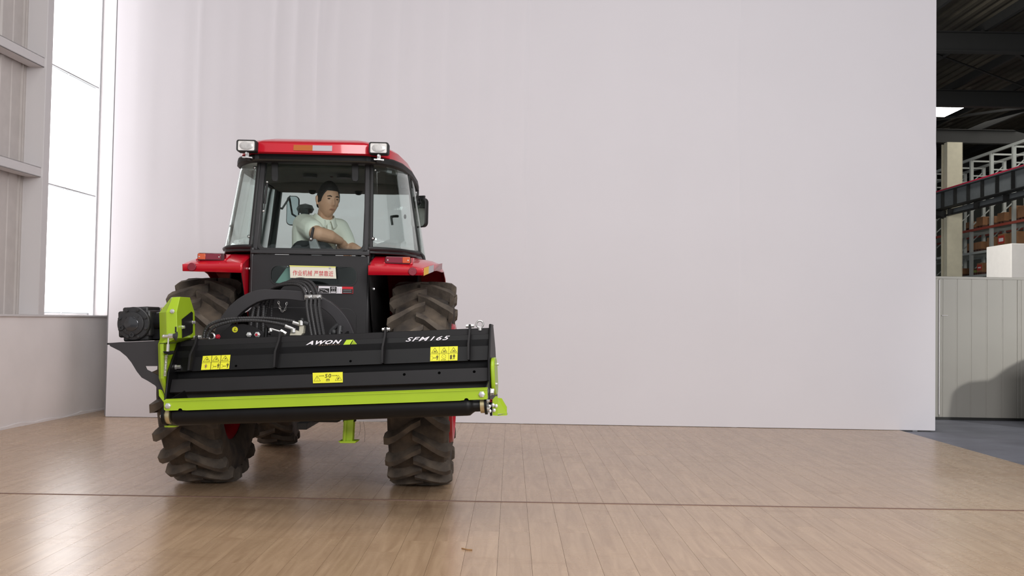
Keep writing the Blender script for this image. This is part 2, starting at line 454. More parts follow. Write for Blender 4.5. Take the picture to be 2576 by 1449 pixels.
# ragged skirting of the plaster where it meets the boards
sk = B(); rows = []
for i in range(61):
    y = 4 + i * .12; h = .02 + .022 * noise.noise(Vector((y * 2.3, 0, 0))) + .01 * noise.noise(Vector((y * 9, 3, 0)))
    rows.append([Vector((wx(y) + .001, y, -.01)), Vector((wx(y) + .012, y, -.01)), Vector((wx(y) + .011, y, h)), Vector((wx(y) + .001, y, h + .004))])
obj('plaster_edge', sk.grid(rows), 'plaster', wall_left, smooth=0)
def cladding(y0, y1, z0, z1, inset):
    w = .42; y = y0
    while y < y1 - .05:
        e = min(y + w, y1); b = B(); prof = []
        for t, dx in ((0, 0), (.10, 0), (.13, .018), (.25, .018), (.28, 0), (.62, 0), (.64, .008), (.98, .008), (1., -.006)):
            yy = y + (e - y) * t; prof.append((wx(yy) - inset + dx, yy))
        b.grid([[Vector((px_, py_, z0)) for px_, py_ in prof], [Vector((px_, py_, z1)) for px_, py_ in prof]])
        obj('cladding_panel', b, 'cladding', wall_left, smooth=0, solid=.004); y = e
cladding(2.0, 9.68, 1.05, 7.3, .2); cladding(11.3, 13.4, 1.05, 7.3, .2)
for z in (1.30 + 1.12 * 1 + .02, 3.52, 4.66, 5.8):
    b = B()
    for (dx0, dx1, z0, z1) in ((-.16, -.02, z + .04, z + .048), (-.16, -.02, z - .048, z - .04), (-.028, -.02, z - .048, z + .048)):
        b.prism([(wx(2) + dx0, 2, z0), (wx(9.7) + dx0, 9.7, z0), (wx(9.7) + dx1, 9.7, z0), (wx(2) + dx1, 2, z0)], (0, 0, z1 - z0))
    obj('girt', b, 'steel_white', wall_left, smooth=0)
for y0, y1, d0, d1 in ((9.66, 9.78, -.2, .0), (11.1, 11.28, -.17, .05), (7.2, 7.32, -.2, 0.0)):
    obj('wall_post', B().prism([(wx(y0) + d0, y0, 1.05), (wx(y1) + d0, y1, 1.05), (wx(y1) + d1, y1, 1.05), (wx(y0) + d1, y0, 1.05)], (0, 0, 6.25)), 'steel_white', wall_left, bevel=.006)
# tall daylit window in the left wall
win = struct(obj('window_1', B().prism([(wx(9.78) - .2, 9.78, 1.05), (wx(11.1) - .2, 11.1, 1.05), (wx(11.1) - .185, 11.1, 1.05), (wx(9.78) - .185, 9.78, 1.05)], (0, 0, .02)), 'steel_white', smooth=0))
ZB = (1.07, 2.38, 3.6, 4.8, 6.0, 7.25)
YB = (9.785, 10.42, 11.095)
for i in range(5):
    for j in range(2):
        b = B(); rows = []
        for k in range(9):
            y = YB[j] + (YB[j + 1] - YB[j]) * k / 8
            rows.append([Vector((wx(y) - .165 + .012 * noise.noise(Vector((y * 3, z * 1.3, i))), y, z)) for z in [ZB[i] + .01 + (ZB[i + 1] - ZB[i] - .02) * q / 8 for q in range(9)]])
        obj('pane', b.grid(rows), 'window_lit', win, smooth=60)
    y0, y1, z = 9.78, 11.1, ZB[i]
    if i: obj('glazing_bar', B().beam((wx(y0) - .14, y0, z), (wx(y1) - .14, y1, z), .012, .016), 'film_edge', win)
obj('film_seam', B().beam((wx(10.42) - .152, 10.42, 1.05), (wx(10.42) - .152, 10.42, 7.25), .008, .012, (1, 0, 0)), 'film_edge', win)
obj('window_frame', B().beam((wx(11.085) - .15, 11.085, 1.05), (wx(11.085) - .15, 11.085, 7.25), .03, .05, (1, 0, 0)), 'film_edge', win)

# backdrop
BY = 10.38
bd = thing('backdrop', 'tall white fabric backdrop stretched behind the red tractor', 'backdrop', Matrix.Translation((0, BY, 0)))
XE = (-4.205, -2.09, .138, 2.367, 4.425)
BTOP = 5.3
def cloth_d(x, z):
    d = 0
    for cx, wd, am, z0 in ((-2.05, .03, .010, 2.6), (-2.28, .05, .007, 2.2), (-1.85, .05, .006, 2.5), (-2.5, .04, .005, 2.0), (-1.5, .06, .005, 1.6), (-1.2, .05, .005, 1.8), (-.95, .07, .004, 1.6), (-.7, .04, .005, 1.6), (-.35, .05, .004, 1.5), (-.1, .05, .004, 1.8), (.12, .02, .006, .6), (2.37, .02, .002, 0), (-3.3, .02, .002, .5), (-3.9, .2, .004, 1)):
        f = min(1, max(0, (z - z0) / 2.2)); d += 2.4 * am * f * math.exp(-((x - cx - .03 * math.sin(z * 1.3)) / wd) ** 2)
    # slanting pulls at the right corners
    for (ax, az, dx, dz, L_, am) in ((4.42, 2.9, -.62, .78, 1.3, .009), (4.42, 2.7, -.5, .86, 1.2, .007), (4.42, 3.25, -.7, .71, 1.0, .006), (4.15, .0, .62, .78, .45, .006), (4.0, .0, .7, .7, .4, .004)):
        rx, rz = x - ax, z - az; s = rx * dx + rz * dz; q = -rx * dz + rz * dx
        if -.1 < s < L_: d += am * (1 - s / L_) * math.exp(-(q / .05) ** 2)
    if x < 0.2: d += .004 * noise.noise(Vector((x * 7, z * .25, 2))) * min(1, max(0, (z - 1.2) / 2))
    return d
for i in range(4):
    b = B(); rows = []; nx = 74; nz = 60
    for a in range(nx + 1):
        x = XE[i] + (XE[i + 1] - XE[i]) * a / nx
        rows.append([Vector((x, -.005 - cloth_d(x, z), z)) for z in [.004 + (BTOP - .004) * q / nz for q in range(nz + 1)]])
    obj('fabric_panel', b.grid(rows), 'fabric', bd, smooth=180)
for x in XE: obj('frame_tube', B().span((x + (-.0 if x < 0 else -.04), .012, 0), (x + (.04 if x < 0 else .0), .07, BTOP)), 'alu', bd)
for z in (.02, 1.9, 3.6, BTOP - .05): obj('frame_rail', B().span((-4.2, .02, z), (4.42, .06, z + .04)), 'alu', bd)
for x in (-4.0, 0, 4.2): obj('frame_foot', B().span((x, .02, -.012), (x + .05, 1.0, .03)), 'alu', bd)
obj('frame_brace', B().beam((.02, .95, .03), (.02, .07, 2.2), .04, .04), 'alu', bd); obj('frame_brace', B().beam((-3.98, .95, .03), (-3.98, .07, 2.2), .04, .04), 'alu', bd)
obj('edge_hem_shade', B().span((-4.218, -.004, .016), (-4.203, .06, BTOP)), 'hem_shade', bd)  # strip coloured as the shaded gap between backdrop and wall

# low partition beside the backdrop
PY = 11.79
part = struct(obj('wall_partition', B().span((4.3, PY + .012, -.012), (9.6, PY + .06, 1.665)), 'panel', smooth=0))
x = 5.998 - .93 * 2
while x < 9.5:
    b = B(); prof = []
    for t, d in ((0, .006), (.008, 0), (.03, 0), (.035, .004), (.05, .004), (.055, 0), (.22, 0), (.224, .003), (.236, .003), (.24, 0), (.40, 0), (.404, .003), (.416, .003), (.42, 0), (.6, 0), (.604, .003), (.616, .003), (.62, 0), (.8, 0), (.804, .003), (.816, .003), (.82, 0), (.992, 0), (1, .006)):
        prof.append((x + .93 * t, PY + d))
    b.grid([[Vector((a, c, -.01)) for a, c in prof], [Vector((a, c, 1.66)) for a, c in prof]])
    obj('wall_panel', b, 'panel', part, smooth=0, solid=.002); x += .93
obj('cap_rail', B().span((4.3, PY - .006, 1.655), (9.6, PY + .07, 1.685)), 'panel', part, bevel=.003)
obj('floor_track', B().span((4.3, PY - .02, -.012), (9.6, PY + .07, .02)), 'dark_steel', part)
obj('conduit', B().tube([(5.07, PY - .008, .05), (5.07, PY - .008, 1.64)], .007, 8).tube([(5.10, PY - .008, 1.22), (5.17, PY - .008, 1.22)], .005, 8), 'steel_white', part)

# unseen sheeted machine shape added in front of the partition, just past the edge of the picture; outlined to cast the shadow on the panels
tp = thing('shadow_caster', 'unseen machine shape under a grey tarpaulin, added to cast the shadow on the low partition', 'machine', Matrix.Translation((6.5, 11.0, -.012)))
sil = [(5.76, .0), (5.755, .50), (5.77, .74), (5.86, .785), (5.95, .80), (6.08, .815), (6.17, .86), (6.28, .96), (6.40, 1.02), (6.6, 1.07), (7.1, 1.09), (7.28, 1.0), (7.3, .0)]
rows = []
for k, (yy, sc_) in enumerate(((-.25, .97), (-.21, 1.0), (-.12, 1.0), (-.03, 1.0), (.02, .96))):
    rows.append([Vector((x_ - 6.5 + .012 * math.sin(11 * z_ + k), yy + .02 * math.sin(7 * x_), z_ * sc_)) for x_, z_ in sil])
b = B().grid(rows); n = len(sil); b.f += [tuple(range(n)), tuple(range(4 * n, 5 * n))]
obj('tarpaulin', b, 'tarp', tp)
obj('pallet', B().span((-.7, -.2, 0), (.75, -.02, .02)), 'crate_dark', tp)

# hall shell beyond the backdrop
b = B(); rows = []
x = -6.
ceil_prof = []
while x < 25.5:
    ceil_prof += [(x, 7.3), (x + .10, 7.3), (x + .13, 7.34), (x + .22, 7.34)]; x += .25
b.grid([[Vector((a, -7, z)) for a, z in ceil_prof], [Vector((a, 47, z)) for a, z in ceil_prof]])
ceiling = struct(obj('ceiling', b, 'roof_sheet', smooth=0))
struct(obj('wall_far', B().span((-6, 46.8, -.02), (26, 47, 7.4)), 'hall_wall', smooth=0))
struct(obj('wall_right', B().span((18.6, 12, -.02), (18.8, 47, 7.4)), 'hall_wall', smooth=0))
for k in range(-1, 6):
    y = 19.4 + 4.8 * k
    bb = B().span((4.6, y - .006, 6.52), (25, y + .006, 6.88)).span((4.6, y - .1, 6.5), (25, y + .1, 6.52)).span((4.6, y - .1, 6.88), (25, y + .1, 6.9))
    obj('rafter', bb, 'dark_steel', ceiling, smooth=0)
for x in (6.2, 7.7, 9.2, 10.7, 12.2, 13.7, 15.2, 16.7, 18.2):
    obj('purlin', B().span((x, 12, 6.92), (x + .07, 46, 7.1)), 'dark_steel', ceiling, smooth=0)
obj('tie_rod', B().tube([Wp(2340, 130, 21.0), Wp(2600, 227, 23.6)], .022, 8), 'dark_steel', ceiling)
for (xa, ya, xb, yb) in ((9.2, 19.4, 13.7, 24.2), (10.7, 29, 15.2, 24.2), (10.7, 33.8, 15.2, 29)):
    obj('roof_brace', B().beam((xa, ya, 6.93), (xb, yb, 6.93), .09, .06), 'dark_steel', ceiling, smooth=0)
rl = thing('roof_light', 'bright rectangular lit panel under the dark roof beams', 'light', Matrix.Translation((10.82, 25.3, 6.6)))
obj('housing', B().span((-.47, -.6, .03), (.47, .6, .12)), 'steel_white', rl)
obj('diffuser', B().span((-.43, -.56, .0), (.43, .56, .03)), 'lamp_on', rl)

# steel column under the crane girder
colm = thing('steel_column', 'beige steel column rising behind the dark crane girder', 'column', Matrix.Translation((12.82, 29.0, -.012)))
obj('flange', B().span((-.2, -.22, 0), (.22, -.2, 6.5)), 'column', colm); obj('flange', B().span((-.2, .2, 0), (.22, .22, 6.5)), 'column', colm)
obj('web', B().span((-.0, -.2, 0), (.014, .2, 6.5)), 'column', colm)
obj('edge_flange', B().span((-.215, -.22, 0), (-.2, .0, 6.5)), 'column', colm); obj('edge_flange', B().span((.215, -.22, 0), (.23, .0, 6.5)), 'column', colm)
obj('crane_bracket', B().prism([(-.2, -.15, 4.3), (-.7, -.15, 4.42), (-.7, -.15, 4.5), (-.2, -.15, 4.5)], (0, .3, 0)), 'dark_steel', colm)
obj('base_plate', B().span((-.3, -.32, 0), (.32, .32, .03)), 'dark_steel', colm)
# crane girder, running away from the camera
cg = thing('crane_girder', 'long grey crane girder with a red top rail and upright stiffeners', 'girder', Matrix.Translation((12.36, 30, 4.49)))
gx = 0.0
obj('web', B().span((gx - .008, -12, .02), (gx + .008, 14, .48)), 'crane_grey', cg)
obj('flange', B().span((gx - .13, -12, .48), (gx + .13, 14, .5)), 'crane_grey', cg); obj('flange', B().span((gx - .13, -12, 0), (gx + .13, 14, .02)), 'dark_steel', cg)
obj('rail', B().span((gx - .14, -12, .5), (gx + .03, 14, .535)), 'crane_red', cg)
for k in range(-14, 17): obj('stiffener', B().span((gx - .10, k * .8 - .015, .02), (gx - .008, k * .8 + .015, .48)), 'dark_steel', cg)
obj('cable_tray', B().span((gx + .25, -12, -.12), (gx + .27, 14, .02)), 'crane_grey', cg)
obj('tray_rail', B().span((gx + .2, -12, -.16), (gx + .3, 14, -.12)), 'dark_steel', cg)
for k in range(-7, 9): obj('tray_hanger', B().span((gx + .1, k * 1.6 - .02, -.16), (gx + .26, k * 1.6 + .02, .01)), 'dark_steel', cg)
# storage rack
RX, RB = 14.0, 15.0
rk = thing('storage_rack', 'tall grey storage rack with rusty red shelf beams behind the column', 'rack', Matrix.Translation((RX, 30, -.012)))
UP = [y - 30 for y in (26.4, 27.7, 29.0, 30.27, 31.6, 32.9, 34.2, 35.5)]
for y in UP:
    for dx in (0, 1.0): obj('upright', B().span((dx - .045, y - .045, 0), (dx + .045, y + .045, 6.25)), 'rack', rk, smooth=0)
    for q in range(6):
        za, zb = .4 + q * .95, .4 + (q + 1) * .95
        obj('frame_brace', B().beam((0, y, za), (1, y, zb) if q % 2 else (1, y, zb), .03, .03), 'rack', rk, smooth=0)
    obj('frame_tie', B().beam((0, y, 6.2), (1, y, 6.2), .05, .05), 'rack', rk, smooth=0); obj('frame_tie', B().beam((0, y, 5.75), (1, y, 5.75), .04, .04), 'rack', rk, smooth=0)
LEV = (1.3, 2.0, 2.7, 3.4, 4.1)
for z in LEV:
    for dx in (-.05, 1.05): obj('shelf_beam', B().span((dx - .02, UP[0], z - .07), (dx + .02, UP[-1], z)), 'rack_red' if z == 4.1 else 'rack', rk, smooth=0)
    b = B(); y = UP[0]
    while y < UP[-1]: b.span((0, y, z - .02), (1.0, y + .09, z)); y += .13
    d = obj('shelf_slats', b, 'rack', rk, smooth=0); d['kind'] = 'stuff'
obj('top_rail', B().span((-.03, UP[0], 6.22), (.03, UP[-1], 6.3)), 'rack', rk, smooth=0); obj('top_rail', B().span((.97, UP[0], 6.22), (1.03, UP[-1], 6.3)), 'rack', rk, smooth=0)
obj('monorail', B().span((1.6, UP[0], 5.6), (1.68, UP[-1], 5.7)), 'crane_red', rk, smooth=0)

def crate(x, y, z, w, d, h, kind, label, group):
    t = thing('crate', label, 'crate', Matrix.Translation((x, y, z - .012)), group)
    for k in range(3):
        yy = -d / 2 + .03 + k * (d - .06) / 2
        obj('runner', B().span((-w / 2, yy - .03, 0), (w / 2, yy + .03, .08)), 'crate_dark', t, smooth=0)
    obj('case', B().span((-w / 2, -d / 2, .08), (w / 2, d / 2, h)), 'crate' if kind != 'olive' else 'crate_olive', t, bevel=.008)
    if kind == 'red':
        obj('printed_band', B().span((-w / 2 - .003, -d / 2 + .02, .14), (-w / 2, d / 2 - .02, h - .05)), 'crate_red', t, smooth=0)
        obj('white_print', B().span((-w / 2 - .005, -d / 2 + .08, .2), (-w / 2 - .002, d / 2 - .08, h - .12)), 'white_print', t, smooth=0)
rng = random.Random(3)
ORD = ('next to', 'second from', 'third from', 'fourth from', 'fifth from', 'sixth from')
for ci_, (px_, py_, lev, h, kind) in enumerate(((2446, 562, 4.1, .26, ''), (2473, 552, 4.1, .34, ''), (2502, 546, 4.1, .28, ''), (2527, 540, 4.1, .33, ''), (2557, 528, 4.1, .44, ''), (2580, 520, 4.1, .4, ''))):
    D = (RX + .15) * F_PX / (px_ - 1288.0)
    crate(RX + .3, D, lev, .5, .42, h, kind, 'brown crate on the red-beamed top rack shelf, ' + ORD[ci_] + ' the beige column', 'crates on the top shelf')
for (px_, lev, h, kind, lab) in ((2449, 3.4, .3, '', 'brown crate on the rack shelf below the red beam, next to the column'), (2470, 3.4, .3, '', 'brown crate on the rack shelf below the red beam, second from the column'),
                      (2500, 3.4, .38, '', 'pale brown carton on the rack shelf below the red beam, above the white blocks'), (2528, 3.4, .42, 'red', 'carton with a red printed band on the rack shelf above the white blocks'), (2560, 3.75, .42, '', 'tall brown carton on the rack above the white blocks')):
    D = (RX + .15) * F_PX / (px_ - 1288.0)
    crate(RX + .3, D, 3.4, .5, .42, h, kind, lab, 'crates on the second shelf')
for (px_, h, kind, lab) in ((2424, .26, '', 'low brown crate on the rack shelf level with the partition top, beside the column'), (2456, .16, 'olive', 'small olive green carton on the low rack shelf by the white blocks'), (2473, .36, 'red', 'reddish crate on the low rack shelf next to the white blocks')):
    D = (RX + .15) * F_PX / (px_ - 1288.0)
    crate(RX + .3, D, 2.7, .5, .34, h, kind, lab, 'crates on the low shelf')
# white foam blocks behind the partition
for k, (z0, z1, nm) in enumerate(((0, 1.4, 'lower white foam block under another behind the grey partition'), (1.4, 2.73, 'upper white foam block showing above the grey partition top'))):
    t = obj('foam_block', B().span((0, 0, 0), (1.5, 1.0, z1 - z0)), 'foam', bevel=.015)
    t.location = (9.55, 19.0, z0 - .012); tag(t, nm, 'block', 'white foam blocks')

# ================================================================== TRACTOR (local: x right, y forward, z up, rear axle at y = 0)
tr = thing('tractor', 'red tractor with a glazed black cab, seen from behind on the wooden floor', 'tractor', TR)

def wheel(c, Ro, hw, rb, nl, prefix, lugsize, steer=0):
    c = Vector(c); sd = 1 if c.x > 0 else -1; Rc = Ro - lugsize
    k = hw / .185; q = (Rc - rb) / (.624 - .36)
    def rr(r): return rb + (r - .36) * q
    prof = [(-.13, .36), (-.165, .40), (-.186, .48), (-.182, .555), (-.158, .603), (-.08, .621), (0, .625), (.08, .621), (.158, .603), (.182, .555), (.186, .48), (.165, .40), (.13, .36), (.11, .375), (.13, .50), (.10, .585), (-.10, .585), (-.13, .50), (-.11, .375)]
    ty = obj(prefix + '_tyre', B().lathe([(a * k, rr(r)) for a, r in prof], (0, 0, 0), 'X', 56, True), 'tyre', tr)
    ty.location = c; ty.rotation_euler = (0, 0, steer)
    # one chevron bar for each half of the tread
    src = {}
    for half in (1, -1):
        st = ((-.024, Ro - .002, .045, .018), (.03, Ro, .0, .019), (.08, Ro - .001, -.065, .020), (.13, Ro - .003, -.125, .022), (.172, Ro - .008, -.160, .025), (.198, Ro - .030 * q, -.172, .027), (.196, Ro - .095 * q, -.178, .022))
        rows = []
        for i, (a, ro, th, w) in enumerate(st):
            a *= k; w = w * (Ro / .66); base = min(Rc - .025, ro - .03); ab = a if i < 5 else a - .03 * k
            row = []
            for (aa, r_, t_) in ((ab, base, th - (w + .014) / Ro), (a, ro, th - w / Ro), (a, ro, th + w / Ro), (ab, base, th + (w + .014) / Ro)):
                row.append(Vector((half * aa, -r_ * math.cos(t_), r_ * math.sin(t_))))
            rows.append(row)
        b = B().grid(rows, True); n = len(b.v); b.f += [(0, 1, 2, 3), (n - 4, n - 3, n - 2, n - 1)]
        me = mesh_of('tread_lug', b, 30); me.materials.append(MT['lug']); src[half] = me
    for half in (1, -1):
        for i in range(nl):
            o = bpy.data.objects.new('tread_lug', src[half]); COL.objects.link(o); o.parent = ty
            o.matrix_local = Matrix.Rotation(2 * math.pi * (i + (.5 if half > 0 else 0) + .18) / nl, 4, 'X')
    rim = B().lathe([(-.135 * k, rb + .012), (-.12 * k, rb - .002), (-.10 * k, rb - .03), (-.02 * k, rb - .05), (.06 * k, rb - .05), (.10 * k, rb - .03), (.12 * k, rb - .002), (.135 * k, rb + .012), (.128 * k, rb + .014), (.0, rb - .03), (-.128 * k, rb + .014)], (0, 0, 0), 'X', 48, True)
    ri = obj(prefix + '_rim', rim, 'red_in', tr); ri.location = c; ri.rotation_euler = (0, 0, steer)
    disc = B().lathe([(sd * .015, 0), (sd * .015, rb * .3), (sd * -.035, rb * .42), (sd * -.045, rb * .7), (sd * .0, rb - .05), (sd * -.012, rb - .045), (sd * -.06, rb * .7), (sd * -.05, rb * .4), (sd * -.0, rb * .28), (sd * -.0, 0)], (0, 0, 0), 'X', 40)
    obj('wheel_disc', disc, 'red_in', ri)
    obj('rim_flare', B().lathe([(sd * .12 * k, rb - .004), (sd * .17 * k, rb + .004), (sd * .200 * k, rb - .004), (sd * .203 * k, rb - .02), (sd * .16 * k, rb - .06), (sd * .05 * k, rb - .07), (sd * .05 * k, rb - .06), (sd * .14 * k, rb - .03)], (0, 0, 0), 'X', 48, True), 'red_in', ri)
    nb = B()
    for i in range(8):
        a = 2 * math.pi * i / 8; hexbolt(nb, (sd * .012, math.cos(a) * rb * .24, math.sin(a) * rb * .24), .011, .02, (sd, 0, 0))
    pieces('wheel_nut', nb, 'chrome', ri)
    obj('hub', B().lathe([(sd * .0, rb * .15), (sd * .05, rb * .14), (sd * .06, rb * .08), (sd * .06, 0)], (0, 0, 0), 'X', 20), 'red_in', ri)
for sx in (-1, 1):
    wheel((sx * .685, 0, .658), .66, .185, .385, 21, 'rear', .045)
    wheel((sx * .655, 1.93, .452), .454, .148, .25, 17, 'front', .026, R(3))

# running gear
obj('rear_axle', B().cyl((-.56, 0, .658), (.56, 0, .658), .085, 20).cyl((-.34, 0, .658), (.34, 0, .658), .13, 20), 'cast', tr)
obj('gearbox_housing', B().prism([(-.19, -.32, .42), (.19, -.32, .42), (.21, -.32, .62), (.19, -.32, .95), (-.19, -.32, .95), (-.21, -.32, .62)], (0, 1.5, 0)), 'cast', tr, bevel=.02)
obj('engine_block', B().span((-.17, 1.15, .48), (.17, 2.2, .95)), 'cast', tr, bevel=.02)
obj('front_axle', B().beam((-.52, 1.93, .45), (.52, 1.93, .45), .12, .11).cyl((0, 1.85, .45), (0, 2.02, .45), .1, 16), 'cast', tr, bevel=.01)
hood = B().prism([(-.30, 1.08, .80), (.30, 1.08, .80), (.31, 1.08, 1.18), (.24, 1.08, 1.33), (-.24, 1.08, 1.33), (-.31, 1.08, 1.18)], (0, 1.28, -.05))
obj('hood', hood, 'red', tr, bevel=.03)
obj('grille', B().span((-.24, 2.35, .72), (.24, 2.37, 1.12)), 'plastic', tr, bevel=.01)
for sx in (-1, 1): obj('headlamp', B().prism([(sx * .2 + x_, 2.365, 1.02 + z_) for x_, z_ in rrect(0, 0, .13, .08, .02)], (0, .02, 0)), 'lens', tr)
obj('front_weight_bracket', B().span((-.2, 2.2, .5), (.2, 2.42, .72)), 'cast', tr, bevel=.01)
obj('exhaust_pipe', B().tube([(.33, 1.35, .9), (.36, 1.35, 1.0), (.36, 1.35, 1.3)], .03, 12), 'cast', tr)
obj('fuel_tank', B().span((-.5, .35, .62), (-.24, .95, .95)), 'plastic', tr, bevel=.03); obj('step', B().span((.3, .5, .5), (.55, .8, .53)), 'blk', tr, bevel=.005)
obj('battery_box', B().span((.24, .35, .62), (.48, .75, .92)), 'plastic', tr, bevel=.02)

# three point linkage and PTO
for sx in (-1, 1):
    obj('lower_link', B().beam((sx * .2, -.18, .5), (sx * .30, -.72, .60), .03, .06), 'blk', tr, bevel=.004)
    obj('lift_rod', B().tube([(sx * .25, -.52, .57), (sx * .22, -.38, .98)], .016, 10), 'cast', tr)
    obj('lift_arm', B().beam((sx * .2, -.1, .95), (sx * .22, -.4, 1.0), .03, .07), 'blk', tr, bevel=.004)
    obj('lift_cylinder', B().cyl((sx * .15, -.22, .55), (sx * .18, -.38, .92), .03, 14), 'cast', tr)
obj('top_link', B().tube([(0, -.34, .88), (.02, -.62, .92)], [.022, .018], 12), 'cast', tr)
obj('pto_guard', B().span((-.1, -.42, .55), (.1, -.3, .72)), 'blk', tr, bevel=.01)
obj('drawbar', B().span((-.03, -.55, .4), (.03, .1, .44)), 'cast', tr, bevel=.004)
obj('remote_valves', B().span((.12, -.4, .92), (.3, -.3, 1.06)).cyl((.16, -.3, 1.0), (.16, -.44, 1.0), .018).cyl((.24, -.3, 1.0), (.24, -.44, 1.0), .018), 'cast', tr, bevel=.006)

# chain hanging on the rear panel
b = B()
ch = catmull([T(700, 758, -.46), T(707, 781, -.47), T(716, 781, -.47), T(722, 760, -.46)], .014)
for i in range(len(ch) - 1):
    a, c = ch[i], ch[i + 1]; d = (c - a).normalized(); s_ = Vector((0, 1, 0)) if i % 2 else d.cross(Vector((0, 1, 0))).normalized()
    mid = (a + c) / 2
    b.tube([mid + d * .010 * math.cos(t) + s_ * .005 * math.sin(t) for t in [2 * math.pi * k / 10 for k in range(11)]], .0014, 5, False)
obj('chain', b, 'chrome', tr)
obj('white_cable', B().tube(catmull([T(602, 782, -.46), T(618, 785, -.46), T(630, 776, -.46), T(634, 764, -.45)], .02), .004, 8), 'white_print', tr)

# ---- cab lower body
ZB0, ZW0, ZW1 = .80, 1.495, 2.055
def yw(z): return -.40 + (z - 1.48) / .57 * .10      # lean of the rear window
pan_o = rrect(0.004, 1.115, .70, .67, .015, 5); pan_i = rrect(.028, 1.326, .526, .116, .045, 5)
pan = obj('rear_panel', B().ring([(x_, -.43, z_) for x_, z_ in pan_o], [(x_, -.43, z_) for x_, z_ in pan_i], (0, .014, 0)), 'blk_panel', tr, bevel=.003)
obj('panel_glass', B().prism([(x_, -.424, z_) for x_, z_ in rrect(.028, 1.326, .53, .12, .046)], (0, .004, 0)), 'glass', pan)
obj('panel_gasket', B().ring([(x_, -.434, z_) for x_, z_ in rrect(.028, 1.326, .532, .122, .048)], [(x_, -.434, z_) for x_, z_ in rrect(.028, 1.326, .52, .11, .042)], (0, .006, 0)), 'rubber', pan)
obj('pressing', B().prism([(x_, -.434, z_) for x_, z_ in rrect(.004, 1.0, .58, .26, .06)], (0, .006, 0)), 'blk_panel', pan, bevel=.003)
obj('top_rail', B().beam((-.36, -.425, 1.466), (.365, -.425, 1.466), .03, .024), 'blk', pan, bevel=.004)
for sx in (-1, 1):
    obj('cab_side', B().prism([(sx * .352, -.42, .82), (sx * .352, -.42, 1.49), (sx * .352, .3, 1.49), (sx * .352, .3, .7), (sx * .352, -.2, .7)], (sx * .012, 0, 0)), 'blk_panel', tr, bevel=.002)
    cb = B()
    for px_, py_ in (((643, 646), (640, 656), (628, 676), (640, 702)) if sx < 0 else ((920, 663), (921, 678), (930, 716), (940, 727))):
        p = T(px_, py_, -.40); hexbolt(cb, p, .006, .012, (0, -1, 0))
    pieces('panel_bolt', cb, 'chrome', tr)
    obj('corner_post', B().tube([(sx * .356, -.405, .85), (sx * .352, -.41, 1.49)], .014, 10), 'blk', tr)
obj('cab_floor', B().span((-.55, -.38, .93), (.55, 1.05, .96)), 'plastic', tr)
for sx in (-1, 1):
    obj('cab_sill', B().prism([(sx * .36, -.40, 1.47), (sx * .46, -.36, 1.47), (sx * .56, -.26, 1.47), (sx * .62, -.06, 1.47), (sx * .635, .1, 1.47), (sx * .64, .5, 1.47), (sx * .6, 1.0, 1.47), (sx * .36, 1.0, 1.47)], (0, 0, .022)), 'blk', tr, bevel=.003)

# notice taped over the small window
sg = obj('notice', B().prism([T(729, 668, -.447), T(844, 671, -.447), T(846, 701, -.45), T(730, 699, -.45)], (0, .001, 0)), 'sign', tr, smooth=0, label='white paper notice with red Chinese characters')
obj('tape', B().prism([T(728, 667.5, -.4485), T(844.5, 670.5, -.4485), T(844.5, 673.5, -.4485), T(728.5, 670.5, -.4485)], (0, .0008, 0)), 'sign_tape', sg, smooth=0)
tm = text_mesh('作业机械 严禁靠近', .034, sx=.80)
to = obj('lettering', tm, 'sign_text', sg); to.matrix_local = Matrix.Translation(T(787.5, 688.5, -.4512)) @ Matrix.Rotation(R(.6), 4, 'Y') @ Matrix.Rotation(R(90), 4, 'X')
# scale lettering to the notice width
wtxt = max(v.co.x for v in tm.vertices) - min(v.co.x for v in tm.vertices); k_ = (T(838, 688, -.45).x - T(736, 688, -.45).x) / wtxt
for v in tm.vertices: v.co.x *= k_; v.co.y *= 1.06
obj('stamp', B().prism([(T(830, 674, -.4505)) + Vector((x_, 0, z_)) for x_, z_ in rrect(0, 0, .012, .010, .003)], (0, .0006, 0)), 'silver_tape', sg, smooth=0)
obj('green_rag', B().prism([T(722, 671, -.40), T(732, 672, -.40), T(733, 703, -.40), T(715, 714, -.40), T(692, 712, -.41), T(708, 690, -.405)], (0, .012, 0)), 'cloth_green', tr, bevel=.004)
# row of instruction stickers
def sticker(x0, y0, x1, y1, m, name='instruction_sticker', yy=-.437):
    a, c = T(x0, y0, yy), T(x1, y1, yy)
    return obj(name, B().span((a.x, yy, c.z), (c.x, yy + .0015, a.z)), m, tr, smooth=0)
def mark(par, x0, y0, x1, y1, m, yy=-.439):
    a, c = T(x0, y0, yy), T(x1, y1, yy)
    obj('print', B().span((a.x, yy, c.z), (c.x, yy + .001, a.z)), m, par, smooth=0)
s1 = sticker(763, 719.5, 801, 737, 'black_print'); mark(s1, 764, 720.5, 772, 736, 'white_print'); mark(s1, 790, 720.5, 797, 726, 'red_print2'); mark(s1, 775, 732, 788, 734, 'white_print')
s2 = sticker(801.5, 719.5, 829, 738, 'white_print'); mark(s2, 803, 725, 828, 737, 'black_print')
st2 = B()
for (ax, ay, bx, by) in ((805, 727, 815, 730), (814, 728, 824, 733), (806, 733, 812, 735), (818, 731, 826, 735)): st2.beam(T(ax, ay, -.4402), T(bx, by, -.4402), .001, .003)
obj('diagram', st2, 'silver_tape', s2, smooth=0)
s3 = sticker(829.5, 720, 847.5, 738.5, 'white_print'); mark(s3, 830.5, 721, 846.5, 737.5, 'black_print')
